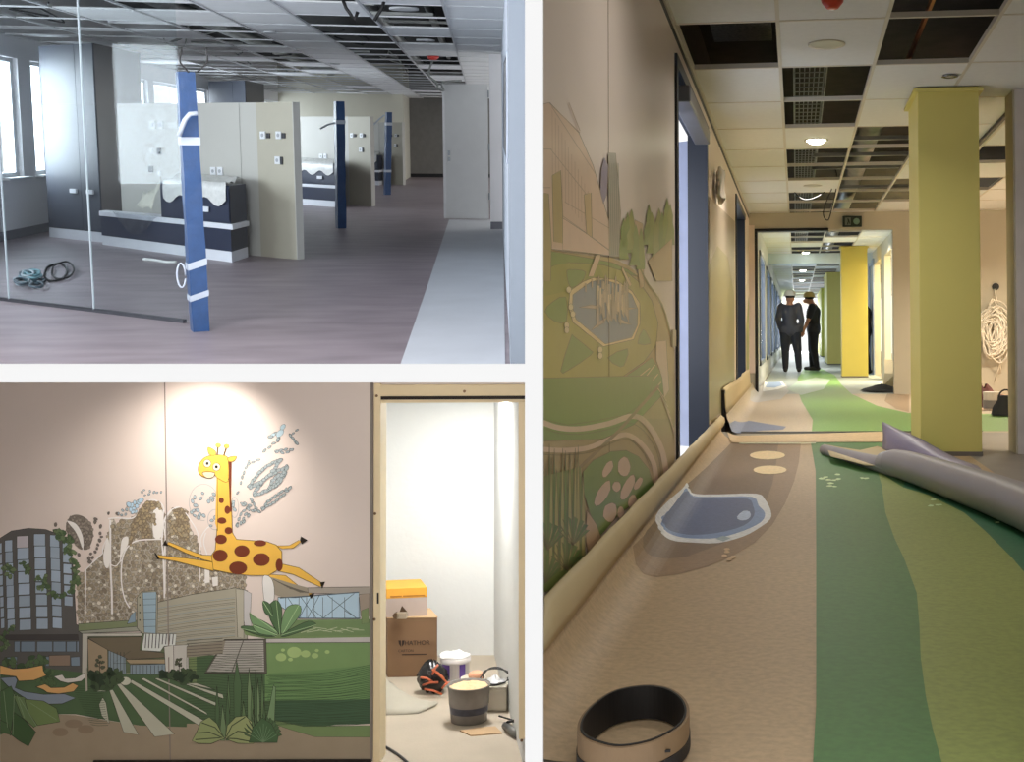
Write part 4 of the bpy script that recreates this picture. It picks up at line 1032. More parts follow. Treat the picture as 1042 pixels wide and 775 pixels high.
# corridor beyond the header
XRW = 1.63
yo = [XRW*F/(x-810) for x in (906, 899, 895.5, 889)]
struct(wallX(XRW, .12, YPT+.15, 62, 0, CH, [(yo[0], yo[1], 0, 2.3), (yo[2], yo[3], 0, 2.3)]).build('wall_corridor', m_w3b, None, R), 'corridor wall with lit doorways')
mb = MB(); mb.box((XRW+1.2, YPT+.15, 0), (XRW+1.3, 34, CH)); struct(mb.build('wall_beyond', mat('pale_yellow_wall', (244, 226, 170), .8), None, R))
t = thing('glass_partition', 'bluish grey aluminium door frame right of the yellow column', 'door frame', R, (XRW, yo[3], 0))
for y in (yo[3], yo[3]+1.4, yo[3]+3.2):
    mb = MB(); mb.box((XRW-.03, y, 0), (XRW+.0, y+.3, 2.32)); mb.build('post', mat('alu_blue', (150, 164, 186), .35, metal=.5), t)
mb = MB(); mb.box((XRW-.03, yo[3], 2.32), (XRW, yo[3]+3.5, 2.42)); mb.build('rail', mat('alu_blue', (150, 164, 186), .35, metal=.5), t)
# far left: white glazed wall of the corridor beyond
XG = PTL+.0
gl = glassmat('corridor_glass', (.8, .88, .96), .1)
struct(wallX(XG-.02, -.12, YPT+.15, 62, 0, CH, [(19.5+k*4.6, 22.6+k*4.6, .35, 2.2) for k in range(9)]).build('wall_glazed', mat('pale_grey_wall', (206, 208, 212), .4), None, R))
for k in range(9):
    y0, y1 = 19.5+k*4.6, 22.6+k*4.6
    mb = MB(); mb.box((XG-.08, y0, .35), (XG-.0, y0+.25, 2.2)); mb.box((XG-.08, y1-.25, .35), (XG-.0, y1, 2.2)); mb.box((XG-.08, y0, .35), (XG-.0, y1, .42)); mb.box((XG-.08, y0, 2.12), (XG-.0, y1, 2.2))
    wn = struct(mb.build('window_%d' % (k+1), mat('grey_window_frame', (116, 124, 140), .4), None, R))
    mb = MB(); mb.box((XG-.05, y0+.2, .4), (XG-.04, y1-.2, 2.15)); mb.build('pane', gl, wn)
# end of the corridor: glazed doors to daylight
mb = MB(); ye = 62
mb.box((PTL-.2, ye, 0), (-.6, ye+.15, CH)); mb.box((1.1, ye, 0), (1.8, ye+.15, CH)); mb.box((-.6, ye, 2.3), (1.1, ye+.15, CH)); struct(mb.build('wall_end_far', m_w3, None, R))
mb = MB(); mb.box((PTL-.1, 26.2, 2.36), (1.63, 26.6, CH)); struct(mb.build('bulkhead', mat('pale_blue_beam', (200, 214, 224), .6), None, R), 'pale beam across the corridor')
# floor
m_f3 = colmat('floor_print', .5, coat=.0, bump=.15, spec=.5)
def B(r, g, b, k=.5):
    c = [s2l(v)/k for v in (r, g, b)]
    c = [c[0], c[1]/.98, c[2]/.93]; return tuple(min(.86, max(.006, v)) for v in c)
CX0, CX1, CZ = -.47, -.615, .125
def cove(x, q=1):
    """the sheet bends up the wall"""
    if x >= CX0: return 0.0
    u = min(1, (CX0-x)/(CX0-CX1)); return CZ*(1-math.sqrt(max(0, 1-u*u*.98)))
def fpt(px, py, L=0):
    p = R.P(px, py, 0)
    if p.x < CX0:                                  # meet the bent part
        r = R.ray(px, py); lo, hi = .0, p.y/r.y
        for i in range(60):
            t_ = hi*(i+1)/60; q = V((0, 0, R.h))+r*t_
            if q.x < CX1: q.x = CX1
            if q.z <= cove(q.x): break
            lo = t_
        a, b = lo, t_
        for i in range(20):
            t_ = (a+b)/2; q = V((0, 0, R.h))+r*t_
            if q.z <= cove(max(q.x, CX1)): b = t_
            else: a = t_
        p = V((0, 0, R.h))+r*b; p.x = max(p.x, CX1)
    return V((p.x, p.y, L))
# floor art is laid out in plan, cut across the bend and then lifted on to it
class FloorArt(Art):
    def raw(s, pts, c, layer):
        P = [fpt(p[0], p[1]) for p in pts]
        bm = bmesh.new(); vs = [bm.verts.new((p.x, p.y, 0)) for p in P]
        es = [bm.edges.new((vs[i], vs[(i+1) % len(vs)])) for i in range(len(vs))] if False else None
        tri = tessellate_polygon([[V((p.x, p.y, 0)) for p in P]])
        for t_ in tri:
            try: bm.faces.new([vs[i] for i in t_])
            except ValueError: pass
        for k in range(9):
            x = CX0-(CX0-CX1)*(k/8)
            bmesh.ops.bisect_plane(bm, geom=bm.verts[:]+bm.edges[:]+bm.faces[:], plane_co=(x, 0, 0), plane_no=(1, 0, 0), dist=1e-5)
        bm.verts.index_update(); z = .0006+layer*.00025
        s.mb.idx([(v.co.x, v.co.y, cove(v.co.x)+z) for v in bm.verts], [[v.index for v in f.verts] for f in bm.faces], 0, c)
        bm.free()
    def stroke(s, pts, c, w=0.6, smooth=0, zm=True, taper=False):
        if zm: pts = s._p(pts)
        if smooth: pts = cr([(p[0], p[1], 0) for p in pts], smooth, closed=False)
        s.L += 1; P = [V((p[0], p[1])) for p in pts]; n = len(P); q = []
        L, Rr = [], []
        for i in range(n):
            t_ = (P[min(i+1, n-1)]-P[max(i-1, 0)]).normalized(); nn = V((-t_.y, t_.x))*w/2
            L.append(P[i]+nn); Rr.append(P[i]-nn)
        s.raw([(p.x, p.y) for p in L]+[(p.x, p.y) for p in reversed(Rr)], c, s.L)
YSEAM = R.P(800, 448).y; YSEAM2 = R.P(800, 439).y
# base slab
mb = MB(); mb.prism([(-.2115*2.42, 2.42), (4.2, 2.42), (4.2, 62.2), (-.68, 62.2), (-.68, .68/.2115)], -.06, -.002); struct(mb.build('floor', mat('concrete_floor', (150, 142, 132), .55, var=.06, bump=.05), None, R))
mb = MB(); yE = 2.5
# near sheet
TANC = B(156, 132, 100, .66)
fa = FloorArt(None)
rows = []
xs_ = [CX1+(CX0-CX1)*k/14 for k in range(15)]+[-.3, .2, .9, 1.2]
YN0 = 2.42
for y in (YN0, 2.6, 2.8, 2.95, 3.2, 4.5, 7, YSEAM): rows.append([(max(x, -.2115*y), y, cove(max(x, -.2115*y))) for x in xs_])
# right edge follows to the column
fa.mb.grid(rows, col=TANC)
z5 = zoomer(550, 370, 3.876); z6 = zoomer(790, 370, 3.873); z7 = zoomer(550, 570, 3.78); z8 = zoomer(790, 570, 3.78)
BRW = B(104, 82, 60, .64)
fa.L = 1
brown = [(744, 450.5), (815, 450.5), (813, 470), (808, 490), (799, 512), (786, 534), (768, 552), (745, 566), (718, 577), (690, 584), (668, 587), (655, 584), (647, 574), (644, 556), (655, 545), (700, 495)]
fa.poly(brown, B(126, 100, 72, .64), zm=False)
inner = [(744, 450.5), (792, 450.5), (790, 470), (786, 492), (778, 515), (762, 538), (735, 553), (700, 566), (672, 568), (658, 563), (652, 552), (658, 540), (700, 492)]
fa.poly(inner, BRW, zm=False)
fa.z = z5
fa.poly([(455, 600), (500, 545), (560, 493), (578, 470), (592, 500), (612, 514), (700, 516), (850, 513), (885, 535), (908, 580), (905, 615), (860, 650), (800, 682), (700, 708), (600, 706), (530, 700), (490, 682), (465, 650)], B(206, 204, 192, .6), zm=True, smooth=3)
fa.poly([(470, 602), (520, 555), (572, 492), (590, 512), (615, 524), (700, 526), (835, 526), (860, 560), (885, 590), (870, 625), (800, 660), (700, 688), (600, 690), (540, 682), (500, 665), (478, 640)], B(106, 124, 154, .62), smooth=3)
fa.poly([(476, 604), (520, 560), (574, 500), (592, 520), (620, 530), (700, 533), (815, 533), (838, 560), (842, 600), (800, 640), (700, 668), (600, 676), (540, 668), (505, 655), (485, 632)], B(76, 86, 114, .62), smooth=3)
fa.poly([(775, 605), (800, 582), (825, 585), (828, 605), (810, 618), (785, 618)], B(150, 160, 176, .55), smooth=2)
fa.poly([(690, 692), (720, 680), (750, 690), (720, 702)], B(130, 140, 140, .55))
for (x, y, rx, ry) in ((895, 362, 70, 17), (905, 420, 66, 17)): fa.ell(*z5(x, y), rx/3.876, ry/3.876, B(196, 164, 118, .6), n=16)
for (x, y) in ((735, 745), (725, 760), (760, 765), (745, 775), (735, 735)): fa.ell(*z5(x, y), 3, 1.5, B(176, 146, 108, .6), n=8)
# greens
GD = B(58, 92, 46, .56); GL_ = B(108, 116, 56, .56); GDD = B(34, 84, 52, .6)
fa.z = lambda x, y: (x, y)
rightE = [(1100, 790), (1100, 660), (1100, 560), (960, 470), (925, 450.5)]
fa.poly([(825, 450.5), (830, 480), (830.5, 560), (830.5, 640), (830.5, 720), (826, 800)]+[(1300, 800), (1300, 640), (1160, 560), (940, 450.5)], GD)
lightL = [(893, 480)]+[z6(*p) for p in ((415, 480), (430, 590), (465, 690), (505, 775))]+[z8(*p) for p in ((540, 130), (550, 250), (555, 380), (575, 530), (600, 650), (640, 800))]
lightR = [z6(*p) for p in ((500, 490), (600, 520), (740, 590), (820, 660), (930, 770))]+[(1048, 590), (1100, 660), (1200, 800)]
fa.poly(lightL+list(reversed(lightR)), GL_)
fa.poly([z6(500, 490), z6(600, 520), z6(740, 590), z6(820, 660), z6(930, 770), (1048, 590), (1100, 660), (1200, 800), (1300, 800), (1300, 640), (1160, 560), (1000, 480), (930, 462)], GDD)
FW = B(160, 176, 130, .6)
random.seed(5)
for (x, y) in ((180, 455), (205, 460), (240, 440), (225, 462), (245, 458), (215, 475), (230, 488), (210, 486), (340, 455), (352, 456), (620, 540), (640, 562), (610, 566), (870, 632), (195, 452)):
    fa.ell(*z6(x, y), 3.2, .9, FW, n=7, jag=.3)
# strip of the lower sheet at the seam
fa.poly([(740, 440), (898, 440), (905, 450.5), (744, 450.5)], B(176, 152, 116, .72))
fa.stroke([(752, 452), (830, 452)], B(210, 190, 160, .6), .8)
o = fa.mb.build('floor_covering', m_f3, None, R); o['kind'] = 'structure'; o['label'] = 'printed vinyl floor with blue pond, brown path and green bands'
# beyond the seam
fb = FloorArt(None); CX0, CX1, CZ = -.47, -.62, .2
rows = []
for y in (YSEAM2, 12.5, 14.5, YPT+.1): rows.append([(x, y, cove(x)) for x in [CX1+(CX0-CX1)*k/12 for k in range(13)]+[-.2, .5, 4.1]])
fb.mb.grid(rows, col=B(172, 156, 132, .78))
rows = [[(x, y, 0) for x in (PTL, .5, XRW)] for y in (YPT+.1, 30, 62)]; fb.mb.grid(rows, col=B(140, 146, 140, .75))
fb.L = 1
fb.poly([(826, 438.5), (827, 427), (816, 409), (811, 395), (812, 384), (818, 375), (830, 372), (850, 382), (856, 391), (867, 401), (893, 413), (924, 420), (1100, 422), (1100, 438.5)], B(96, 128, 66, .62), zm=False)
fb.poly([(903, 400), (925, 402), (925, 419), (912, 416), (900, 408)], B(140, 118, 92, .75), zm=False)
fb.poly([(998, 395), (1040, 395), (1040, 418), (990, 418)], B(170, 140, 110, .62), zm=False)
fb.poly([(745, 438.8), (742, 431), (748, 428), (762, 428), (780, 431), (800, 434), (797, 437), (775, 438)], B(92, 98, 116, .58), zm=False)
fb.poly([(763, 407), (764, 398), (775, 392), (800, 390), (803, 398), (795, 406), (780, 408)], B(150, 146, 140, .6), zm=False)
fb.poly([(776, 398), (778, 388), (796, 388), (800, 393), (792, 396)], B(226, 230, 236, .8), zm=False)
fb.poly([(779, 394), (781, 388.5), (794, 388.5), (796, 392), (788, 394.5)], B(120, 136, 160, .6), zm=False)
fb.poly([(800, 396), (812, 388), (830, 384), (845, 386), (838, 396), (815, 402)], B(150, 164, 144, .75), zm=False)
o = fb.mb.build('floor_covering', m_f3, None, R); o['kind'] = 'structure'; o['label'] = 'printed vinyl floor beyond the seam'
mb = MB(); rows = [R.P(x, y, .003) for x, y in ((744, 438.8), (850, 438.6), (905, 438.3), (1000, 438), (1000, 439.2), (905, 439.6), (850, 440), (744, 440.2))]
mb.face(list(reversed(rows))); struct(mb.build('trim_6', m_blk, None, R), 'cut edge of the far sheet')
# rolled edges of the sheet against the wall
m_back = mat('vinyl_underside', (204, 184, 142), .6, var=.03)
def lip(name, lab, prof, y0, y1, n=14, wob=0.0, seed=1, steps=None):
    mb = MB(); rows = []; rnd = random.Random(seed)
    for k in range(n+1):
        y = y0+(y1-y0)*k/n; s_ = 1 if not steps else steps(k/n); w1 = wob*math.sin(k*1.7+seed)
        rows.append([(x+w1*(i/len(prof)), max(y, -x/.2095), z*(1 if i < 3 else s_)) for i, (x, z) in enumerate(prof)])
    mb.grid(rows); o = mb.build(name, m_back, None, R, smooth=True, solid=.004); tag(o, lab, 'vinyl edge'); return o
lip('vinyl_edge', 'pale curled edge of the floor vinyl along the mural wall, nearest length',
    [(-.604, .094), (-.598, .125), (-.603, .155), (-.613, .18), (-.627, .195), (-.638, .188), (-.641, .172)], 2.8, 10.2, 34, .004, 1, lambda f: 1-.1*f)
lip('vinyl_edge', 'pale upright edge of the floor vinyl beyond the seam, with stepped top',
    [(-.612, .15), (-.622, .21), (-.624, .27), (-.63, .33), (-.638, .38)], YSEAM2, 16.6, 24, .004, 3, lambda f: 1.0 if f < .22 else (.97 if f < .6 else 1.02))
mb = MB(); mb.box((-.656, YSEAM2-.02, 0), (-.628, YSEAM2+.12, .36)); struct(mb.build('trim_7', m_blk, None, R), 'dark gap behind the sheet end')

# mural on the left wall
mw = Art(lambda px, py, L: R.onX(max(px, 551.2) if px > 700 else min(max(px, 551.2), 686.6), py, XLW+.0008+.000008*L))
def C(r, g, b, k=.55): return B(r, g, b, k)
q1 = zoomer(552, 100, 4.845); q2 = zoomer(552, 240, 4.845); q3 = zoomer(552, 400, 3.878)
LN = C(92, 78, 56); PINK = C(176, 150, 130)
mw.z = q3; mw.poly([(-20, -80), (535, -80), (535, 330), (200, 500), (20, 775), (-20, 790)], C(140, 120, 84))
mw.z = q2
mw.poly([(-20, 50), (60, 70), (250, 100), (340, 105), (430, 150), (520, 230), (600, 370), (650, 560), (655, 900), (-20, 900)], C(148, 126, 88))
mw.poly([(-20, 70), (60, 78), (180, 100), (340, 130), (420, 165), (470, 200), (300, 160), (130, 130), (40, 165), (-20, 190)], C(104, 118, 60), LN, .6)
mw.poly([(-20, 170), (60, 145), (150, 132), (300, 142), (420, 180), (480, 230), (540, 320), (570, 430), (560, 540), (500, 620), (400, 690), (280, 730), (160, 735), (60, 715), (-20, 690)], C(134, 126, 62), LN, .7)
mw.poly([(60, 145), (130, 132), (280, 150), (310, 210), (200, 220), (130, 270), (-20, 300), (-20, 180)], C(124, 122, 58))
for P in ([(120, 180), (130, 165), (200, 170), (212, 190), (190, 230), (145, 255), (128, 230)], [(12, 372), (50, 325), (115, 300), (118, 420), (60, 420)], [(90, 665), (140, 500), (155, 495), (235, 560), (240, 585), (130, 660)], [(322, 600), (420, 555), (410, 620), (385, 645)], [(470, 530), (495, 460), (520, 490), (532, 530)]):
    mw.poly(P, C(98, 116, 58), LN, .7, smooth=2)
mw.poly([(135, 270), (200, 225), (250, 205), (360, 215), (440, 270), (480, 330), (482, 430), (450, 510), (300, 545), (150, 425), (128, 350)], C(190, 160, 118), LN, .7)
mw.poly([(150, 290), (240, 225), (300, 215), (380, 240), (440, 290), (470, 360), (468, 440), (440, 500), (310, 532), (165, 410), (148, 350)], C(106, 112, 120), LN, .5)
GR = C(156, 138, 118)
random.seed(11)
for P in ([(180, 352), (240, 340), (280, 345), (270, 360)], [(240, 465), (280, 420), (320, 400), (300, 430)], [(380, 350), (465, 355), (420, 365)], [(370, 400), (440, 438), (380, 430)]): mw.poly(P, GR, LN, .4)
for k in range(46):
    x = random.uniform(270, 420); y0 = random.uniform(230, 330); mw.L = 70+2*k
    mw.poly([(x-4, y0), (x+4, y0), (x+7, y0+random.uniform(70, 140)), (x-6, y0+random.uniform(60, 120))], random.choice([GR, C(146, 130, 112), C(176, 156, 128)]), C(128, 112, 92), .22)
for k in range(16):
    x = random.uniform(205, 440); y0 = random.uniform(190, 240); mw.L = 164+2*k
    mw.poly([(x-3, y0), (x+3, y0), (x+4, y0+45), (x-3, y0+40)], GR, LN, .25)
mw.poly([(225, 200), (265, 90), (290, 85), (285, 110), (250, 200)], C(176, 150, 120), LN, .4)
mw.poly([(455, -80), (495, -60), (500, 250), (480, 260), (470, 160), (455, 140)], C(164, 140, 108), LN, .4)
mw.poly([(395, 150), (440, 240), (430, 250), (390, 165)], C(176, 152, 120), LN, .3)
for x, y in ((130, 265), (140, 350), (150, 385), (120, 440), (120, 465), (285, 560), (285, 590)): mw.ell(*q2(x, y), 2.4, 3.2, C(190, 164, 128), LN, .4)
mw.stroke([(-20, 690), (60, 725), (160, 740), (300, 732), (420, 690), (510, 620)], C(182, 156, 124), 1.8, smooth=4)
# lawn below and rounded paths
mw.poly([(-20, 710), (100, 745), (250, 745), (400, 700), (540, 600), (590, 680), (600, 775), (450, 930), (300, 1000), (-20, 1010)], C(92, 112, 54), LN, .6)
for (a, b) in (((505, 700), (555, 635)), ((520, 740), (570, 680)), ((535, 775), (585, 720)), ((480, 690), (530, 650))): mw.stroke([a, b], C(170, 150, 116), 1.0)
mw.poly([(560, 520), (610, 515), (615, 600), (625, 760), (600, 800), (590, 700), (560, 610)], PINK, LN, .4)
mw.stroke([(420, 0), (500, 200), (590, 340), (640, 520)], C(120, 110, 64), 1.6, smooth=4)
mw.z = q3
mw.poly([(-10, -60), (440, -70), (420, 20), (330, 85), (200, 110), (100, 125), (30, 110), (-10, 90)], C(92, 112, 54), LN, .6)
mw.stroke([(-10, 110), (60, 135), (150, 140), (260, 120), (360, 90), (420, 130), (470, 220), (490, 320)], PINK, 5.6, smooth=5)
mw.stroke([(-10, 128), (60, 156), (160, 160), (280, 138), (350, 118), (410, 160), (455, 240), (470, 340)], LN, .5, smooth=5)
mw.stroke([(-10, 220), (80, 225), (180, 215), (280, 175), (340, 165), (400, 210), (440, 280), (450, 370)], PINK, 5.0, smooth=5)
mw.stroke([(-10, 240), (80, 244), (190, 232), (290, 190), (345, 185), (395, 230), (425, 290)], LN, .5, smooth=5)
mw.stroke([(460, -30), (300, 150), (150, 290), (60, 330), (-10, 340)], C(120, 98, 72), 3.2)
mw.poly([(160, 310), (200, 265), (270, 230), (330, 225), (380, 250), (420, 300), (440, 370), (300, 480), (230, 560), (190, 480), (165, 400)], C(88, 112, 54), LN, .6)
for (x, y, rx, ry, ro) in ((258, 298, 4.0, 9.0, .5), (322, 290, 6.5, 9.5, 0), (238, 395, 5.5, 14, .5), (293, 368, 4.5, 5.2, 0), (336, 372, 5, 14, .45), (378, 356, 3, 7, .5), (268, 470, 7, 10, .2), (310, 472, 3.5, 7, 0), (355, 428, 4.5, 7, .3)):
    mw.ell(*q3(x, y), rx, ry, PINK, LN, .5, rot=ro, n=12, jag=.08)
mw.poly([(175, 460), (215, 520), (235, 580), (180, 640), (170, 560)], C(158, 130, 100), LN, .5)
mw.poly([(-10, 330), (150, 290), (165, 420), (170, 640), (60, 760), (-10, 790)], C(96, 106, 54))
for i in range(17):
    x = -5+i*10.5+random.uniform(-3, 3); y = random.uniform(190, 330)
    mw.poly([(x, y), (x+7, 480), (x+4, 700), (x-8, 700), (x-6, 460)], random.choice([C(88, 110, 56), C(72, 98, 50), C(136, 128, 76), C(70, 92, 46)]), LN, .4)
for (cx, cy) in ((20, 560), (120, 540), (95, 640), (10, 690)):
    for k in range(8):
        a = k*math.pi/7
        mw.poly([(cx, cy+60), (cx+55*math.cos(a)-6, cy-55*math.sin(a)), (cx+60*math.cos(a)+6, cy-45*math.sin(a))], random.choice([C(76, 102, 48), C(60, 88, 42)]), LN, .4)
for i in range(9): mw.stroke([(455+i*9, -20+i*22), (490+i*6, 30+i*24)], PINK, .9)
# city part above
mw.z = q1
mw.poly([(-20, 30), (35, 20), (180, 170), (250, 330), (330, 610), (335, 750), (270, 770), (60, 745), (-20, 735)], C(182, 156, 134, .6), LN, .5)
for (a, b) in (((30, 20), (185, 170)), ((45, 40), (260, 370)), ((40, 250), (215, 470)), ((110, 510), (330, 640)), ((100, 580), (335, 750)), ((5, 250), (45, 250)), ((0, 440), (40, 440)), ((130, 20), (185, 160))): mw.stroke([a, b], C(150, 126, 104, .6), .8)
for i in range(13): mw.stroke([(48+i*16, 60+i*36), (50+i*16, 430+i*20)], C(160, 132, 110, .6), .6)
mw.poly([(-5, 465), (30, 470), (45, 720), (40, 900), (-5, 900)], C(148, 132, 88, .6), LN, .5)
mw.poly([(48, 380), (90, 355), (100, 560), (100, 715), (55, 705)], C(156, 136, 92, .6), LN, .5)
mw.poly([(205, 475), (240, 465), (245, 700), (220, 690)], C(166, 142, 104, .6), LN, .5)
mw.poly([(100, 590), (215, 665), (330, 750), (330, 775), (100, 745)], C(190, 162, 140, .62), LN, .4)
mw.poly([(290, 350), (305, 290), (325, 330), (320, 470), (300, 520), (285, 460)], C(118, 108, 124, .6), LN, .4)
mw.poly([(325, 270), (360, 270), (375, 420), (385, 560), (380, 780), (330, 780)], C(142, 134, 122, .6), LN, .5)
for i in range(5): mw.stroke([(333+i*10, 320), (340+i*10, 770)], C(112, 110, 96, .6), .8)
GT = [C(112, 124, 58), C(98, 116, 56), C(122, 126, 70)]
for (x, y0) in ((400, 590), (420, 560), (440, 545), (485, 640), (525, 520), (540, 560), (575, 540), (590, 560), (615, 490), (630, 520), (560, 600), (460, 620)):
    P = [(x, y0)]
    for k in range(6): P.append((x+random.uniform(3, 7)*(1+k*.6)+(k % 2)*6, y0+22+k*36))
    for k in range(5, -1, -1): P.append((x-random.uniform(3, 7)*(1+k*.6)-(k % 2)*6, y0+22+k*36))
    mw.poly(P, random.choice(GT), C(104, 110, 66), .4)
mw.poly([(520, 800), (640, 690), (640, 900), (560, 900)], C(156, 132, 94), LN, .5)
mo3 = mw.mb.build('mural', [colmat('mural_print_gloss', .3, spec=.6)], None, R)
tag(mo3, 'printed landscape mural along the corridor wall, with blue fountain and round lawns', 'mural')
mw.mb = MB()
mw.z = lambda x, y: (x, y)
mw.poly([(721.5, 200), (747.5, 225), (747.5, 415), (721.5, 428)], C(150, 136, 118, .7))
mw.poly([(721.5, 270), (730, 250), (741, 262), (747, 300), (747, 410), (721.5, 428)], C(128, 116, 76, .75))
for k in range(40):
    x, y = random.uniform(722.5, 746), random.uniform(235, 425); mw.L = 260+2*k
    mw.ell(x, y, random.uniform(1.2, 3.2), random.uniform(4, 13), random.choice([C(112, 116, 54, .75), C(128, 120, 66, .75), C(154, 136, 92, .75), C(136, 110, 68, .75), C(86, 100, 48, .75)]), None, n=7, jag=.2)
mw.poly([(740, 225), (744, 232), (746, 256), (741, 250)], C(122, 126, 62), LN, .2)
o = mw.mb.build('mural', [mo3.data.materials[0]], None, R); tag(o, 'narrow printed strip of green foliage between the two dark blue door frames', 'mural'); mw.mb = MB()
mw.poly([(759.5, 330), (762, 300), (762, 400), (759.5, 405)], C(124, 126, 60))
o = mw.mb.build('mural', [mo3.data.materials[0]], None, R); tag(o, 'thin green printed strip between the farther blue door frame and the cross wall', 'mural')
mb = MB(); ys1 = R.onX(619.5, 300, XLW).y; mb.box((XLW, ys1-.004, .2), (XLW+.0014, ys1+.004, 2.5)); struct(mb.build('trim_8', mat('seam_brown', (150, 130, 110), .6), None, R))
mb = MB(); p = R.onX(685, 344, XLW); mb.box((XLW, p.y-.12, p.z-.045), (XLW+.012, p.y+.05, p.z+.045)); o = mb.build('light_switch', mat('switch_cream', (226, 208, 170), .4), None, R, bevel=.003); tag(o, 'small cream wall switch beside the nearest blue door', 'switch')

# rolled vinyl sheet
m_roll = mat('vinyl_grey_back', (158, 152, 156), .42, var=.04, scale=3)
t = thing('vinyl_roll', 'long half unrolled grey vinyl sheet lying before the olive column', 'vinyl roll', R, R.P(930, 500))
def tubeprof(pts, turns=1.0, n=26, mi=0, spiral=.0):
    """pts: list of (floor contact pixel, radius)"""
    rows = []
    for k, (px, py, r) in enumerate(pts):
        c = R.P(px, py, 0)
        i0, i1 = max(k-1, 0), min(k+1, len(pts)-1)
        a, b = R.P(*pts[i0][:2]), R.P(*pts[i1][:2]); tdir = (b-a).normalized(); nrm = V((tdir.y, -tdir.x, 0))
        if nrm.y < 0: nrm = -nrm
        cc = c+nrm*r*.55+V((0, 0, r+.004)); row = []
        for q in range(n+1):
            an = -math.pi*.5-2*math.pi*turns*q/n; rr = r*(1-spiral*q/n)
            row.append(cc+nrm*math.cos(an)*rr*1.0+V((0, 0, 1))*math.sin(an)*rr)
        rows.append(row)
    return rows
seg1 = [(836, 463, .036), (850, 467, .038), (868, 473, .043), (888, 480, .05), (905, 486, .056)]
mb = MB(); mb.grid(tubeprof(seg1, 1.35, 34, spiral=.3)); mb.build('inner_turn', m_roll, t, smooth=True, solid=.004)
seg2 = [(895, 482, .068), (902, 485, .082), (915, 490, .09), (940, 500, .094), (970, 513, .098), (1000, 526, .102), (1030, 540, .104), (1060, 556, .106), (1100, 580, .108)]
mb = MB(); mb.grid(tubeprof(seg2, 1.3, 34, spiral=.25)); mb.build('outer_turn', m_roll, t, smooth=True, solid=.004)
# upright flap
m_flap = mat('vinyl_violet_back', (136, 128, 148), .45, var=.04, scale=3)
mb = MB(); rows = []
top = [(897.5, 429), (903, 431), (913, 436), (925, 441), (938, 447), (952, 455), (965, 462), (978, 468), (995, 474)]
bot = [(898, 456), (903, 459), (914, 462), (926, 464), (938, 467), (950, 470), (964, 472), (980, 475), (998, 479)]
ydep = [8.6, 8.5, 8.35, 8.2, 8.05, 7.9, 7.75, 7.55, 7.3]
for k in range(9):
    row = []
    for (tx, ty), (bx, by), y in zip(top, bot, ydep):
        pt = R.onY(tx, ty, y+.02); pb = R.onY(bx, by, y-.18); f = k/8
        p = pb.lerp(pt, f); p.y -= .09*math.sin(math.pi*f); row.append(p)
    rows.append(row)
mb.grid(rows); mb.build('flap', m_flap, t, smooth=True, solid=.005)
mb = MB(); rows = []
for k in range(6):
    row = []
    for (x, y), (x2, y2) in zip([(838, 452), (855, 455), (875, 458), (893, 454), (898, 456), (914, 462), (938, 467), (964, 472), (998, 479)], [(845, 464), (862, 468), (880, 473), (896, 474), (905, 472), (920, 474), (945, 478), (975, 484), (1010, 495)]):
        a, b = R.P(x, y, .02), R.P(x2, y2, .05); p = a.lerp(b, k/5); p.z += .012*math.sin(math.pi*k/5); row.append(p)
    rows.append(row)
mb.grid(rows); mb.build('sheet', m_back, t, smooth=True, solid=.004)

# ring of edging tape on the floor
rim = [z7(*p) for p in ((145, 640), (162, 592), (215, 538), (290, 495), (400, 476), (490, 487), (548, 525), (569, 575), (548, 625), (490, 665), (410, 698), (300, 715), (210, 697), (160, 672))]
rim = cr([(p[0], p[1], 0) for p in rim], 5); hr = .075
ri = [R.P(p[0], p[1], hr) for p in rim]; ce = sum(ri, V())/len(ri)
t = thing('tape_coil', 'coil of brown edging strip with black inside lying on the tan floor', 'coil', R, (ce.x, ce.y, 0))
n = len(ri)
def band(s0, s1, z0, z1, mt, nm):
    mb = MB(); r0 = [V((ce.x+(p.x-ce.x)*s0, ce.y+(p.y-ce.y)*s0, 0)) for p in ri]; r1 = [V((ce.x+(p.x-ce.x)*s1, ce.y+(p.y-ce.y)*s1, 0)) for p in ri]
    rows = [[p+V((0, 0, z)) for p in r] for r, z in ((r0, z0), (r1, z0), (r1, z1), (r0, z1), (r0, z0))]
    mb.grid(rows, closed=True); return mb.build(nm, mt, t)
band(.965, 1.02, .012, hr-.002, mat('kraft_strip', (132, 106, 76), .55, var=.05, scale=30), 'strip')
band(.93, .967, .004, hr, mat('black_lining', (22, 18, 16), .6), 'lining')
band(1.0, 1.035, .004, .03, mat('black_lining', (22, 18, 16), .6), 'lower_edge')
mb = MB(); p = R.P(*z7(490, 732), hr*.6); mb.obox(ri[int(n*.66)]*1.0+V((0, -.0, -.03)), (.012, .003, 0), (0, .003, 0), (0, 0, .0022)); mb.build('print_mark', mat('black_lining', (22, 18, 16), .6), t)

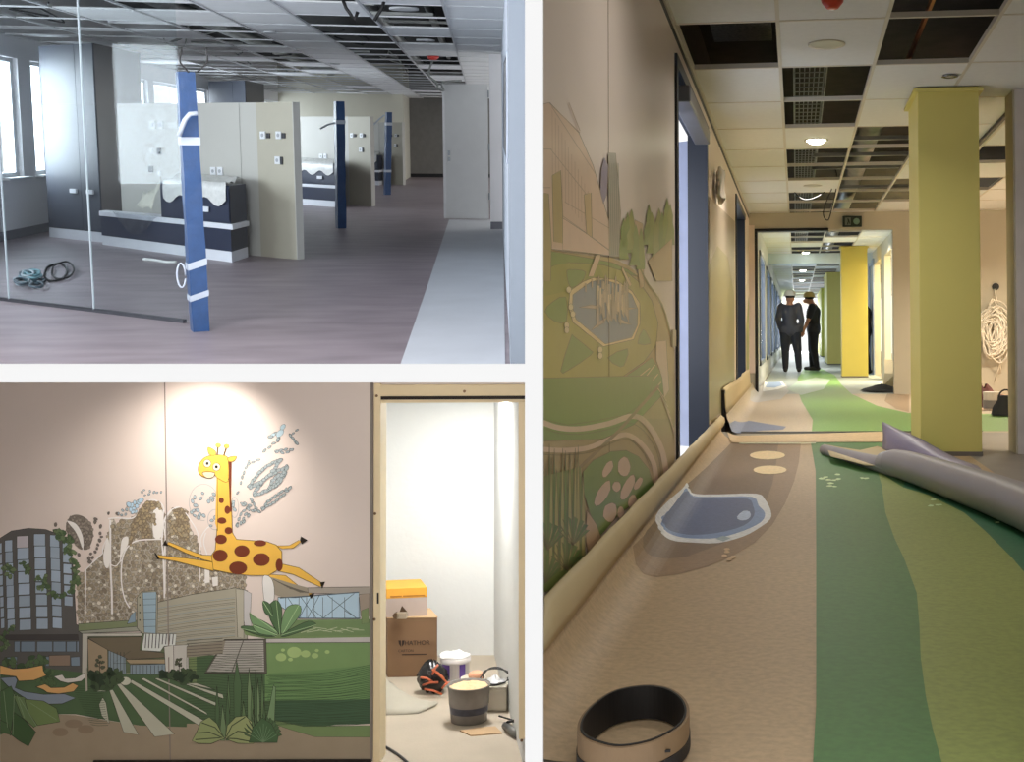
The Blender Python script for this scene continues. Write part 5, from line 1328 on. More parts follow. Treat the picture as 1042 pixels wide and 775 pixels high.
# side room things: cable coil on wall, outlets, clutter
t = thing('cable_coil', 'tangled coil of white cables hanging on the side room wall', 'cable coil', R, R.onY(1013, 365, YPT-.2))
random.seed(3); cc = R.onY(1013, 337, YPT-.12)
for k in range(24):
    mb = MB(); pts = []; rx = random.uniform(.06, .21); rz = random.uniform(.12, .36); ph = random.uniform(0, 6)
    cx_ = random.uniform(-.06, .06); cz_ = random.uniform(-.14, .1)
    for i in range(26):
        a = 2*math.pi*i/25; pts.append(cc+V((cx_+math.cos(a)*rx*(1+.15*math.sin(3*a+ph)), random.uniform(-.03, .03)-.02*k/8, cz_+math.sin(a)*rz*(1+.12*math.sin(2*a+ph)))))
    mb.tube(pts, .011, 5); mb.build('cable', mat('cable_white', (236, 230, 216), .6), t, smooth=True)
for k, (a_, b_) in enumerate((((1012, 294), (1013, 318)), ((1020, 350), (1012, 388)), ((1014, 355), (1018, 380)))):
    mb = MB(); mb.tube([R.onY(*a_, YPT-.04), R.onY((a_[0]+b_[0])/2+2, (a_[1]+b_[1])/2, YPT-.1), R.onY(*b_, YPT-.05)], .009, 5); mb.build('cable_end', mat('cable_white', (236, 230, 216), .6), t, smooth=True)
for (x, y, lab) in ((1013, 291.5, 'black round wall outlet above the cable coil'), (1029.5, 291.5, 'black round wall outlet half hidden by the white wall end')):
    p = R.onY(x, y, YPT); t = thing('wall_outlet', lab, 'outlet', R, p)
    mb = MB(); mb.tube([p, p-V((0, .02, 0))], .05, 14); mb.build('box', m_blk, t)
    mb = MB(); mb.tube([p-V((0, .02, 0)), p-V((0, .03, 0))], .016, 10); mb.build('plug_hole', m_cable, t)
t = thing('paint_can', 'white pot among the clutter in the side room', 'pot', R, R.P(1009, 417))
c0 = R.P(1009, 417); mb = MB(); mb.lathe(c0, [(0, 0), (.085, 0), (.095, .2), (.085, .2), (0, .18)], 20); mb.build('pot', mat('white_pail3', (220, 214, 204), .5), t, smooth=False)
mb = MB(); mb.lathe(c0, [(.098, .02), (.099, .11)], 20); mb.build('label', mat('grey_label', (130, 130, 130), .5), t)
c0 = R.P(1000, 415)+V((0, .2, 0))
t = thing('cloth_heap', 'maroon work jacket heaped beside the white pot', 'jacket', R, c0)
mb = MB(); rows = []
for k in range(7):
    f = k/6; rows.append([c0+V((.05+math.cos(q*.5236)*.3*(1-f*.9)*(1+.15*math.sin(q*2+k)), math.sin(q*.5236)*.15*(1-f*.8), .02+.28*f*(1-.2*f)+.03*math.sin(q*1.3+k))) for q in range(12)])
mb.grid(rows, closed=True); mb.build('cloth', mat('maroon_cloth', (90, 50, 46), .9, var=.2), t, smooth=True)
c0 = R.P(1024, 423)
t = thing('tool_bag', 'black tool bag in front of the cable coil wall', 'bag', R, c0)
mb = MB(); rows = []
for k in range(7):
    f = k/6; rows.append([c0+V((math.cos(q*.5236)*.16*(1-f*.55)*(1+.1*math.sin(q*3+k)), math.sin(q*.5236)*.12*(1-f*.6), .01+.2*f)) for q in range(12)])
rows.append([c0+V((0, 0, .2))]*12)
mb.grid(rows, closed=True); mb.build('bag', mat('black_nylon', (34, 32, 34), .7), t, smooth=True)
mb = MB(); mb.tube([c0+V((.08*math.cos(a*.35), 0, .17+.1*math.sin(a*.35))) for a in range(10)], .01, 6); mb.build('handle', mat('black_nylon', (34, 32, 34), .7), t, smooth=True)
# dark film heap and bent sheet by the right corridor wall
c0 = R.P(898, 398)
t = thing('rubbish_heap', 'low heap of black film on the floor right of the yellow column', 'film', R, c0)
mb = MB(); rows = []
for k in range(5):
    f = k/4; rows.append([c0+V((math.cos(q*.5236)*.3*(1-f*.9)*(1+.2*math.sin(q*2.2+k)), math.sin(q*.5236)*.5*(1-f*.9), .012+.09*f+.01*math.sin(q+k))) for q in range(12)])
mb.grid(rows, closed=True); mb.build('film', mat('black_film2', (16, 15, 14), .9), t, smooth=True)
a, b, c, d_ = R.P(898, 393), R.P(912, 393), R.onY(908, 366, 20.5), R.onY(900, 366, 20.8)
mb = MB(); mb.grid([[a, b], [a.lerp(d_, .5)+V((0, -.3, 0)), b.lerp(c, .5)+V((0, -.3, 0))], [d_, c]]); o = mb.build('board_offcut', m_back, None, R, solid=.02); tag(o, 'pale board leaning on the wall beside the black film', 'board')

# ------------------------------------------------------------------ people
def capsule(mb, p0, p1, r0, r1, n=12):
    p0, p1 = V(p0), V(p1); d = p1-p0; L = d.length; path = []; rs = []
    if L < 1e-6: d = V((0, 0, 1)); L = .001
    u = d/L if L else V((0, 0, 1))
    for k in range(5): a = math.pi/2*k/4; path.append(p0-u*r0*math.cos(a)); rs.append(max(.002, r0*math.sin(a)))
    for k in range(1, 5): f = k/5; path.append(p0+d*f); rs.append(r0+(r1-r0)*f)
    for k in range(5): a = math.pi/2*k/4; path.append(p1+u*r1*math.sin(a)); rs.append(max(.002, r1*math.cos(a)))
    mb.tube(path, rs, n)
def chain(mb, pts, rs):
    for i in range(len(pts)-1): capsule(mb, pts[i], pts[i+1], rs[i], rs[i+1])
SKIN = mat('skin', (176, 124, 96), .55)
def person(lab, px, py, hpx, J, jacket, trouser, sleeve_short, helmet, yaw=0, mats=None):
    """J: joints as (right, towards viewer, up) fractions of the body height"""
    base = R.P(px, py); Hh = hpx/F*base.y
    def j(k):
        x, y, z = J[k]; return base+V((x*Hh, -y*Hh, z*Hh))
    t = thing('person', lab, 'person', R, base)
    s_ = Hh
    b = MB()
    chain(b, [j('pelvis'), j('waist'), j('chest'), j('neck')], [.075*s_, .068*s_, .078*s_, .034*s_])
    capsule(b, j('neck'), j('head'), .032*s_, .05*s_); capsule(b, j('head'), j('crown'), .054*s_, .05*s_)
    capsule(b, j('head')+V((J['face'][0], -J['face'][1], 0))*s_*.035-V((0, 0, .018*s_)), j('head')+V((J['face'][0], -J['face'][1], 0))*s_*.05-V((0, 0, .022*s_)), .03*s_, .022*s_)
    capsule(b, j('head')+V((J['face'][0], -J['face'][1], 0))*s_*.055-V((0, 0, .002*s_)), j('head')+V((J['face'][0], -J['face'][1], 0))*s_*.07-V((0, 0, .012*s_)), .007*s_, .009*s_)
    for sd in ('L', 'R'):
        chain(b, [j('sh'+sd), j('el'+sd), j('wr'+sd)], [.04*s_, .028*s_, .018*s_])
        chain(b, [j('chest'), j('sh'+sd)], [.06*s_, .042*s_])
        chain(b, [j('hip'+sd), j('kn'+sd), j('an'+sd)], [.062*s_, .038*s_, .025*s_])
        # hand: palm, four fingers of different length and a thumb
        w0 = j('wr'+sd); dn = (j('wr'+sd)-j('el'+sd)).normalized(); dn = (dn+V((0, 0, -.6))).normalized()
        side = V((1, 0, 0)) if abs(J['face'][1]) < .5 else V((0, 1, 0)); side = (side-dn*side.dot(dn)).normalized(); cu_ = dn.cross(side)
        pm = w0+dn*.05*s_; capsule(b, w0, pm, .016*s_, .02*s_)
        for q, ln in zip((-1.5, -.5, .5, 1.5), (.034, .042, .04, .03)):
            f0 = pm+side*q*.009*s_; f1 = f0+dn*ln*s_*.6; f2 = f1+(dn+cu_*.6).normalized()*ln*s_*.5
            chain(b, [f0, f1, f2], [.006*s_, .0055*s_, .0045*s_])
        capsule(b, w0+dn*.018*s_, w0+dn*.05*s_+side*.024*s_+cu_*.01*s_, .007*s_, .0055*s_)
    body = b.build('body', SKIN, t, remesh=.009*s_)
    c = MB()
    chain(c, [j('pelvis'), j('waist'), j('chest')], [.088*s_, .082*s_, .09*s_])
    for sd in ('L', 'R'):
        capsule(c, j('chest'), j('sh'+sd), .07*s_, .046*s_)
        if sleeve_short: capsule(c, j('sh'+sd), j('sh'+sd).lerp(j('el'+sd), .75), .05*s_, .043*s_)
        else: chain(c, [j('sh'+sd), j('el'+sd), j('wr'+sd)], [.046*s_, .036*s_, .026*s_])
        capsule(c, j('hip'+sd), j('hip'+sd)+V((0, 0, .02*s_)), .074*s_, .078*s_)
    c.build('jacket' if not sleeve_short else 'shirt', jacket, t, remesh=.011*s_)
    c = MB()
    for sd in ('L', 'R'):
        chain(c, [j('hip'+sd), j('kn'+sd), j('an'+sd)+V((0, 0, .01*s_))], [.073*s_, .05*s_, .036*s_]); capsule(c, j('pelvis'), j('hip'+sd), .07*s_, .07*s_)
    c.build('trousers', trouser, t, remesh=.011*s_)
    fd = V((J['face'][0], -J['face'][1], 0))
    for sd in ('L', 'R'):
        c = MB(); a0_ = j('an'+sd); a0_.z = .028*s_
        capsule(c, a0_-fd*.02*s_, a0_+fd*J.get('toe', .1)*s_, .028*s_, .024*s_); capsule(c, a0_, a0_+V((0, 0, .03*s_)), .028*s_, .03*s_)
        c.build('shoe', mat('dark_shoe', (40, 36, 34), .6), t, remesh=.009*s_)
    hc = j('head').lerp(j('crown'), .55)
    c = MB(); c.lathe(hc, [(.078*s_, .0), (.08*s_, .004*s_), (.07*s_, .01*s_), (.066*s_, .04*s_), (.05*s_, .062*s_), (.02*s_, .072*s_), (.0, .073*s_)], 22, sx=1, sy=1.08); c.build('helmet', helmet, t, smooth=True)
    c = MB(); c.lathe(hc, [(0, -.03*s_), (.052*s_, -.026*s_), (.06*s_, .004*s_)], 18); c.build('hair', mat('dark_hair', (44, 36, 30), .8), t, smooth=True)
    return t
J1 = dict(pelvis=(0, 0, .5), waist=(-.005, 0, .6), chest=(-.01, 0, .72), neck=(-.005, -.01, .83), head=(0, -.02, .88), crown=(0, -.02, .935), face=(.0, -1), toe=.06,
          shL=(-.105, 0, .78), elL=(-.145, .01, .64), wrL=(-.12, -.05, .52), shR=(.095, 0, .785), elR=(.135, .01, .62), wrR=(.125, -.06, .49),
          hipL=(-.055, 0, .49), knL=(-.06, -.02, .27), anL=(-.06, 0, .04), hipR=(.055, 0, .49), knR=(.085, -.02, .26), anR=(.1, .01, .04))
m_jk = mat('grey_jacket', (74, 72, 80), .8, var=.1); m_tr = mat('dark_trousers', (44, 44, 52), .85, var=.1)
person('person in grey jacket and white helmet seen from behind, in the corridor', 804.5, 378.6, 85, J1, m_jk, m_tr, False, mat('white_helmet', (232, 222, 208), .35))
J2 = dict(pelvis=(.02, 0, .5), waist=(.015, 0, .6), chest=(.02, 0, .72), neck=(.0, .0, .83), head=(-.035, .0, .875), crown=(-.03, .0, .93), face=(-1, 0), toe=.08,
          shL=(.0, .09, .78), elL=(-.045, .11, .63), wrL=(-.1, .1, .5), shR=(.03, -.09, .78), elR=(.05, -.1, .63), wrR=(-.02, -.1, .52),
          hipL=(.015, .05, .49), knL=(.02, .05, .27), anL=(.055, .05, .04), hipR=(.015, -.05, .49), knR=(-.0, -.05, .26), anR=(.0, -.05, .04))
person('person in black short sleeved shirt and yellowish helmet looking down to the side', 826.5, 377, 82, J2, mat('black_shirt', (40, 38, 40), .8, var=.1), mat('black_trousers', (32, 30, 34), .85), True, mat('yellow_helmet', (196, 170, 100), .4))
J3 = dict(J2); J3['face'] = (-1, 0)
person('person in dark clothes mostly hidden behind the bright yellow column', 878.5, 380, 84, J3, mat('navy_shirt', (46, 46, 56), .8), m_tr, True, mat('grey_helmet', (120, 116, 110), .4))

# lights of room 3
WARM = (1, .92, .80)
def dl3(x, y, p, col=WARM, s=.25): area_light('downlight_fill', R, (x, y, CH-.03), (x, y, 0), s, s, p, col, 150)
dl3(lc.x, lc.y, 40)
dl3(.2, 4.2, 10, (1, .96, .9)); dl3(.2, 7.2, 15, (1, .96, .9)); dl3(.2, 15.0, 24, (1, .96, .9)); dl3(.2, 21.5, 34, (1, .88, .7)); dl3(1.1, 21.5, 34, (1, .88, .7)); dl3(.2, 30, 50, (1, .95, .85)); dl3(.2, 40, 60, (.95, .97, 1)); dl3(.2, 52, 90, (.92, .96, 1))  # fill lights added along the corridor; its nearest round lamps are unlit
dl3(3.2, 14.9, 120, (1, .86, .66), .5); dl3(2.8, 9.5, 25, (1, .84, .62), .5)
area_light('room_glow', R, (XRW+.9, 23, CH-.1), (XRW+.9, 23, 0), .5, 8, 380, (1, .88, .62))
area_light('side_daylight', R, (XLW-.45, yd[0]+.5, 1.4), (XLW-.45, yd[0]+3, 1.2), .4, 1.8, 22, (.86, .9, 1))
area_light('end_daylight', R, (.3, 61.8, 1.3), (.3, 50, 1.0), 1.7, 2.2, 420, (.95, .98, 1))
for k in range(9): pass
area_light('glazing_daylight', R, (XG-.9, 34, 1.5), (XG, 34, 1.4), 30, 1.8, 460, (.86, .92, 1))
# ================================================================== ROOM 1: open ward under construction
R = R1M
C1 = 2.7; XL1 = -6.25; YN1 = R.P(300, 375.5).y; YB1 = 40.0
m_w1 = mat('ward_wall', (228, 228, 230), .8, var=.02, scale=2)
m_w1c = mat('ward_wall_cream', (206, 202, 186), .8, var=.02, scale=2)
m_f1 = mat('brown_grey_vinyl', (134, 122, 126), .42, var=.2, scale=3.6, stretch=(.45, 1.3, 1), bump=.04, spec=.4)
m_f1b = mat('grey_screed', (186, 188, 192), .55, var=.05, scale=2)
m_dkb = mat('dark_blue_laminate', (46, 52, 70), .35, var=.05)
m_grey = mat('grey_blue_laminate', (64, 68, 78), .5, var=.06, scale=2)
m_black = mat('black_laminate', (30, 30, 34), .3, var=.25, scale=5)
m_wlam = mat('white_laminate', (222, 224, 230), .35, var=.02)
m_panel = mat('headboard_panel', (190, 188, 180), .55, var=.02, scale=2)
m_panel2 = mat('headboard_panel_beige', (180, 174, 156), .55, var=.02)
m_post = mat('blue_film', (36, 68, 112), .38, var=.12, scale=14, bump=.2, bscale=40)
m_tape = mat('grey_tape', (176, 184, 196), .4, var=.1)
mb = MB(); a, b = R.P(-160, 375.5), R.P(537, 375.5)
mb.prism([(a.x, YN1), (b.x, YN1), (.9, 22), (.9, 45), (XL1, 45), (XL1, YN1)], -.04, 0); struct(mb.build('floor', m_f1, None, R), 'brown grey vinyl floor of the ward')
mb = MB(); st = [R.P(x, y) for x, y in ((457, 223.5), (433, 297), (408.3, 368.5), (406, 375.5), (514, 375.5), (513, 300), (512, 232), (499, 223.5))]
mb.prism([p[:2] for p in st], .0005, .004); struct(mb.build('floor_strip', m_f1b, None, R), 'light grey strip of bare floor along the wall')
# left wall with windows
def yx(px): return R.onX(px, 120, XL1).y
wy = [(8.2, 10.4), (11.6, 13.8), (yx(-1), yx(21)), (yx(34), yx(50)), (yx(139), yx(152)), (yx(158), yx(187)), (yx(198), yx(213)), (yx(222), yx(236)), (yx(268), yx(292))]  # nearest pair of windows is out of view, added to let daylight in
wallm = wallX(XL1, -.25, YN1+.05, 44, 0, C1+1.0, [(a, b, .82, 2.42) for a, b in wy])
struct(wallm.build('wall_left', m_w1, None, R), 'window wall of the ward')
mb = MB(); mb.box((XL1, YN1+.05, 0), (XL1+.02, 44, .12)); struct(mb.build('baseboard_left', mat('grey_skirting', (104, 106, 114), .6), None, R))
m_wf = mat('window_frame_white', (214, 216, 218), .5)
pane1 = glassmat('window_glass', (.93, .96, .97), .03)
for k, (a, b) in enumerate(wy):
    mb = MB(); f = .06 if k > 1 else .08
    for ya, yb in ((a, a+f*2), (b-f*2, b)): mb.box((XL1-.16, ya, .82), (XL1-.06, yb, 2.42))
    mb.box((XL1-.16, a, .82), (XL1-.06, b, .88)); mb.box((XL1-.16, a, 2.36), (XL1-.06, b, 2.42))
    wn = struct(mb.build('window_%d' % (k+20), m_wf, None, R))
    mb = MB(); mb.box((XL1-.12, a+f, .86), (XL1-.11, b-f, 2.38)); mb.build('pane', pane1, wn)
    mb = MB(); mb.box((XL1-.1, a-.04, .79), (XL1+.1, b+.04, .82)); mb.build('window_sill', m_wf, wn)
# back walls and dark passage
xa = R.onY(411, 140, YB1).x; xb = R.onY(417, 140, 43.5).x
mb = MB(); mb.box((XL1, YB1, 0), (xa, YB1+.1, C1+1.0)); struct(mb.build('wall_back', m_w1c, None, R))
mb = MB(); mb.prism([(xa, YB1), (xa, YB1+.1), (xb-.05, 43.6), (xb, 43.5)], 0, C1+1.0); struct(mb.build('wall_return', m_w1c, None, R))
mb = MB(); mb.box((xb-.05, 43.5, 0), (1.4, 43.6, C1+1.0)); struct(mb.build('wall_far', mat('far_wall_shaded', (128, 126, 122), .8), None, R))  # the passage's shade is put into this darker wall colour
mb = MB(); mb.box((xb, 43.47, 0), (1.3, 43.5, .12)); struct(mb.build('baseboard_far', m_blk, None, R))
# right side: wall, pier, open door leaf
pe = R.P(511.5, 235); pn = R.onY(519, 200, 7.5)
def lineX(y): return pe.x+(pn.x-pe.x)*(y-pe.y)/(pn.y-pe.y)
yn = 3.9; t_ = .03
yn = 7.5; prof = [(pe.y, 0), (YN1+.15, 0), (yn, .06), (yn, C1), (pe.y, C1)]
vs = [(lineX(y), y, z) for y, z in prof]+[(lineX(y)+t_, y, z) for y, z in prof]; n = len(prof)
mb = MB(); mb.idx(vs, [list(range(n)), list(range(2*n-1, n-1, -1))]+[[i, i+n, (i+1) % n+n, (i+1) % n] for i in range(n)])
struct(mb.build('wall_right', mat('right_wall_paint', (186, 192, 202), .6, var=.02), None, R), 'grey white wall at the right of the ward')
yj = .0
mb = MB(); p0 = R.onY(499, 200, pe.y+.35)
mb.box((p0.x, pe.y+.35, 0), (pe.x+.6, pe.y+.5, C1)); struct(mb.build('wall_pier', m_w1, None, R), 'pale pier beside the open door')
mb = MB(); mb.box((p0.x, pe.y+.32, 0), (pe.x, pe.y+.35, .12)); struct(mb.build('baseboard_right', mat('grey_skirting', (104, 106, 114), .6), None, R))
# dark narrow window in the right wall
def lx(px, py): # meet the slanting wall
    r = R.ray(px, py); k = (pn.x-pe.x)/(pn.y-pe.y); t__ = (pe.x-k*pe.y)/(r.x-k*r.y); return V((0, 0, R.h))+r*t__
qa, qb, qc, qd = lx(512.8, 64), lx(517.2, 52), lx(517.2, 166), lx(512.8, 150)
mb = MB(); e = V((-.003, 0, 0)); mb.face([qa+e, qd+e, qc+e, qb+e]); wn = struct(mb.build('window_30', mat('dark_glass', (52, 58, 68), .1), None, R))
mb = MB(); mb.tube([qa+e*2, qd+e*2, qc+e*2, qb+e*2], .008, 4, closed=True); mb.build('window_frame', m_tape, wn)
yp = 7.1; xp0, xp1 = R.onY(518.6, 200, yp).x, R.onY(537, 200, yp).x; zb = R.onY(525, 375, yp).z
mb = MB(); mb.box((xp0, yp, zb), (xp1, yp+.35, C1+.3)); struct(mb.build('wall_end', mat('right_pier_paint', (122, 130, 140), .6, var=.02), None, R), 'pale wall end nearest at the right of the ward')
# door leaf
da, db = R.P(452.5, 223), R.P(497.5, 223.6)
zt = R.zat(475, 85.5, (da+db)/2)
t = thing('door_leaf', 'tall pale grey door leaf standing across the end of the bare floor strip', 'door', R, ((da.x+db.x)/2, da.y, 0))
mb = MB(); mb.prism([(da.x, da.y), (db.x, db.y), (db.x, db.y+.06), (da.x, da.y+.06)], .012, zt); mb.build('leaf', mat('door_grey', (212, 214, 214), .5, var=.02), t, bevel=.006)
mb = MB(); mb.box((da.x-.012, da.y-.01, .012), (da.x+.03, da.y+.07, zt)); mb.build('edge_strip', m_wf, t)
for (y0, y1) in ((153, 158), (159.5, 164)):
    z0, z1 = R.zat(457, y1, da), R.zat(457, y0, da); x0 = R.onY(455.5, 150, da.y).x; x1 = R.onY(459, 150, da.y).x
    mb = MB(); mb.box((x0, da.y-.02, z0), (x1, da.y, z1)); mb.build('lock_plate', mat('plate_grey', (140, 146, 150), .4, metal=.4), t)
for z in (.35, 1.2, 2.1):
    mb = MB(); mb.tube([(db.x+.01, db.y-.01, z), (db.x+.01, db.y-.01, z+.12)], .014, 8); mb.build('hinge', mat('plate_grey', (140, 146, 150), .4, metal=.4), t)
mb = MB(); mb.tube([R.onY(487, 139, da.y-.01), R.onY(494, 151, da.y-.01)], .012, 6); mb.build('handle', mat('plate_grey', (140, 146, 150), .4, metal=.4), t)

# ceiling grid
GX = [-6.2, -5.16, -4.36, -3.56, -2.76, -1.98, -1.15, -.354, .33]; G0, GP = 11.1, 1.3
random.seed(21)
mb = MB(); bars = MB(); sk = MB(); bars2 = MB()
for k in range(-3, 26):
    ya, yb = G0+GP*k, G0+GP*(k+1)
    for c in range(8):
        if c == 7: h = False
        elif c == 6: h = k in (1, 2, 4, 7, 8, 10, 11, 14, 15, 17)
        elif c == 5: h = k != 1 and not (k > 18 and k % 2)
        elif c == 4: h = False
        else: h = random.random() < (.86 if c != 3 else .76)
        if k > 21 and c > 4: h = k % 2 == 0
        if not h: mb.box((GX[c]+.01, ya+.01, C1+.004), (GX[c+1]-.01, yb-.01, C1+.02))
    bars.box((GX[0], ya-.012, C1-.002), (GX[-1], ya+.012, C1+.014))
    for c in range(0, 4): bars2.box((GX[c], (ya+yb)/2-.008, C1+.02), (GX[c+1], (ya+yb)/2+.008, C1+.05)) if random.random() < .5 else None
for x in GX: bars.box((x-.014, G0-3*GP, C1-.004), (x+.014, G0+26*GP, C1+.016))
ceil = struct(mb.build('ceiling', mat('ward_ceiling_tile', (236, 238, 242), .9, var=.02), None, R), 'suspended ward ceiling with most tiles missing')
bars.build('grid_bars', mat('grid_bar_white', (206, 208, 210), .5), ceil)
bars2.build('cross_bars', mat('grid_bar_white', (206, 208, 210), .5), ceil)
mb = MB(); mb.box((GX[0], G0+GP*2.2, C1-.12), (GX[4], G0+GP*2.2+.05, C1-.005)) if False else None
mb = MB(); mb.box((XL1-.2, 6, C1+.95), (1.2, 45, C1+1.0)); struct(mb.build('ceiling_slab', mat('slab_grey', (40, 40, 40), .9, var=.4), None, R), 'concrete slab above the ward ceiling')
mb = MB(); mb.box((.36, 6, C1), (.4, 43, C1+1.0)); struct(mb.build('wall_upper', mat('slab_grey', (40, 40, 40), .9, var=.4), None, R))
m_galv = mat('galvanised', (160, 164, 162), .4, metal=.5, var=.15)
for k, (x, y0, y1, z, r) in enumerate(((-1.6, 11, 39.8, .62, .1), (-3.2, 12, 39.8, .6, .07), (-4.6, 12, 39.8, .64, .12), (-.75, 12, 30, .6, .06))):
    mb = MB(); mb.tube([(x, y0, C1+z), (x, y1, C1+z)], r, 14)
    o = mb.build('round_duct', m_galv, None, R, smooth=True); tag(o, 'round metal duct running lengthwise above the ward ceiling grid', 'duct', 'ducts above the ward ceiling')
for k in range(16):
    x = random.uniform(-6, -1.2); y = random.uniform(12, 34); z = .36+.005*k; L = random.uniform(.8, 2.2)
    mb = MB(); mb.box((x, y, C1+z), (min(x+L, .3), y+.05, C1+z+.04)); o = mb.build('support_rail', m_galv, None, R); tag(o, 'thin metal rail crossing above the ward ceiling grid', 'rail', 'rails above the ward ceiling')
for k in range(14):
    x = -5.6+4.2*((k*5)%14)/13; y = 12+1.5*k; q = [(x, y, C1+.32)]
    for i in range(5): q.append((x+random.uniform(-.3, .3), y+random.uniform(-.6, .6), C1+random.uniform(.06, .3)))
    q.append((x+random.uniform(-.4, .4), y+.5, C1+.32)); q = [(min(max(a_, -6), -1), b_, min(max(c_, C1+.06), C1+.33)) for a_, b_, c_ in q]
    mb = MB(); mb.tube(cr(q, 5, False), .012, 5); o = mb.build('loose_cable', mat(('cable_grey', 'cable_dark')[k % 2], ((150, 154, 150), (50, 52, 54))[k % 2], .6), None, R, smooth=True); tag(o, 'loose electric cable in the void above the ward ceiling grid', 'cable', 'cables above the ward ceiling')
# ceiling fittings
def lamp1(px, py, rpx, nm, lab, mt, cat):
    c = R.P(px, py, C1-.006); rr = rpx*c.y/F
    t = thing(nm, lab, cat, R, c)
    mb = MB(); mb.lathe(c, [(rr*.8, 0), (rr, -.01), (rr, .01), (rr*.8, .01)], 24); mb.build('ring', mat('ring_white', (196, 198, 200), .5), t, smooth=True)
    mb = MB(); mb.lathe(c, [(0, -.004), (rr*.84, -.004), (rr*.84, .006), (0, .006)], 24); mb.build('diffuser', mt, t)
ml = mat('lens_white', (214, 216, 218), .3)
lamp1(411, 9, 14, 'downlight', 'largest round ceiling lamp, near the top of the ward ceiling', ml, 'ceiling lamp')
lamp1(433, 41, 9, 'downlight', 'smaller round ceiling lamp just before the red alarm', ml, 'ceiling lamp')
lamp1(275, 33, 6, 'downlight', 'small round fitting on the plain ceiling tiles, nearer one', ml, 'ceiling lamp')
lamp1(341, 65, 4.5, 'downlight', 'small round fitting on the plain ceiling tiles, farther one', ml, 'ceiling lamp')
c = R.P(440.5, 57, C1); mb = MB(); mb.lathe(c, [(0, -.06), (.05, -.06), (.09, -.03), (.1, 0), (0, 0)], 20); o = mb.build('ceiling_alarm', mat('red_alarm', (214, 70, 60), .4), None, R, smooth=True); tag(o, 'red round alarm under the ward ceiling', 'alarm')
for (P, lab) in ((((349, 0, .5), (352, 8, .2), (357, 15, .0), (361, 20, -.02), (364, 12, .2)), 'black cable drooping from the ceiling opening near the top'), (((391, 0, .5), (389, 8, .2), (384, 16, 0), (381, 21, 0)), 'black cable end poking out beside the nearest ceiling lamp')):
    y_ = 12.2; mb = MB(); mb.tube([R.onY(x, y, y_) for x, y, z in P], .018, 6); o = mb.build('hanging_cable', m_cable, None, R, smooth=True); tag(o, lab, 'cable')
for (P, lab) in ((((185, 50), (183, 62), (187, 68), (192, 74)), 'thin wire hanging over the nearest blue post, left strand'), (((210, 48), (211, 62), (207, 68), (201, 73)), 'thin wire hanging over the nearest blue post, right strand')):
    mb = MB(); mb.tube(cr([tuple(R.onY(x, y, 9.15)) for x, y in P], 4, False), .006, 5); o = mb.build('hanging_cable', m_cable, None, R, smooth=True); tag(o, lab, 'cable')
mb = MB(); P = [tuple(R.onY(x, y, 21)) for x, y in ((440, 62), (436, 76), (444, 84), (446, 90), (452, 92), (450, 84), (470, 82))]; mb.tube(cr(P, 4, False), .02, 6); o = mb.build('hanging_cable', mat('cable_grey', (150, 154, 150), .6), None, R, smooth=True); tag(o, 'grey cables hanging above the pale door leaf', 'cable')

# wardrobe
A_, B_ = R.P(50.5, 241), R.P(104, 246.5); D_ = V((.06, 2.0, 0)); zt = R.zat(101, 44, B_)
zt = min(zt, C1-.02)
t = thing('wardrobe', 'tall wardrobe with blue grey front and black side, nearest the viewer', 'wardrobe', R, ((A_+B_)/2+D_/2).to_tuple()[:2]+(0,), 'built in wardrobes')
Ci, Di = B_+D_, A_+D_
mb = MB(); u = (B_-A_).normalized(); nn = V((-u.y, u.x, 0)); nn = nn if nn.y > 0 else -nn
mb.prism([(A_+nn*.02)[:2], (B_+nn*.02)[:2], Ci[:2], Di[:2]], .13, zt); mb.build('carcass', m_black, t)
mb = MB(); mb.prism([A_[:2], B_[:2], (B_+nn*.6)[:2], (A_+nn*.6)[:2]], 0, .13); mb.build('plinth', m_wlam, t)
zm = R.zat(90, 106, B_)
wd = (B_-A_).length
for k in range(2):
    for z0, z1 in ((.14, zm-.006), (zm+.006, zt)):
        f0, f1 = ((0, .66), (.665, 1))[k]
        p, q = A_+u*wd*f0, A_+u*wd*f1
        mb = MB(); mb.prism([(p)[:2], (q)[:2], (q+nn*.018)[:2], (p+nn*.018)[:2]], z0, z1); dr = mb.build('door', m_grey, t)
        if z0 < 1:
            zc = R.zat(79, 194, A_+u*wd*.5); hc = A_+u*wd*(.53 if k == 0 else .84)-nn*.012
            mb = MB(); mb.obox((hc.x, hc.y, zc), u*.075, nn*.012, (0, 0, .028)); mb.build('handle', m_wlam, dr)
# the bench with drawers and the upper cabinet
F0, F1 = R.P(104, 248.8), R.P(236, 267); Rb = R.P(252.5, 261.5); dv = Rb-F1
u = (F1-F0).normalized(); wl_ = (F1-F0).length
def hz(px, py, p): return R.zat(px, py, p)
z1_, z2_, z3_ = hz(236, 256, F1), hz(236, 233.5, F1), hz(236, 228, F1)
z4_ = hz(236, 189, F1)
t = thing('bench', 'long low bench with white top and dark drawers under the nearest headboard panel', 'bench', R, ((F0+F1)/2+dv/2).to_tuple()[:2]+(0,))
BENCH = t
def fp(f0, f1, o0=0., o1=1., ex=0):
    p, q = F0+u*wl_*f0, F0+u*(wl_*f1+ex); return [(p+dv*o0)[:2], (q+dv*o0)[:2], (q+dv*o1*(.35+.65*min(1, f1)))[:2], (p+dv*o1*(.35+.65*max(0, f0)))[:2]]
mb = MB(); mb.prism(fp(0, 1, .01), 0, z1_); mb.build('plinth', m_wlam, t)
mb = MB(); mb.prism(fp(0, 1), z1_, z2_); mb.build('drawer_box', m_dkb, t)
mb = MB(); mb.prism(fp(-.01, 1, -.02, 1, .05), z2_, z3_); mb.build('top', m_wlam, t, bevel=.004)
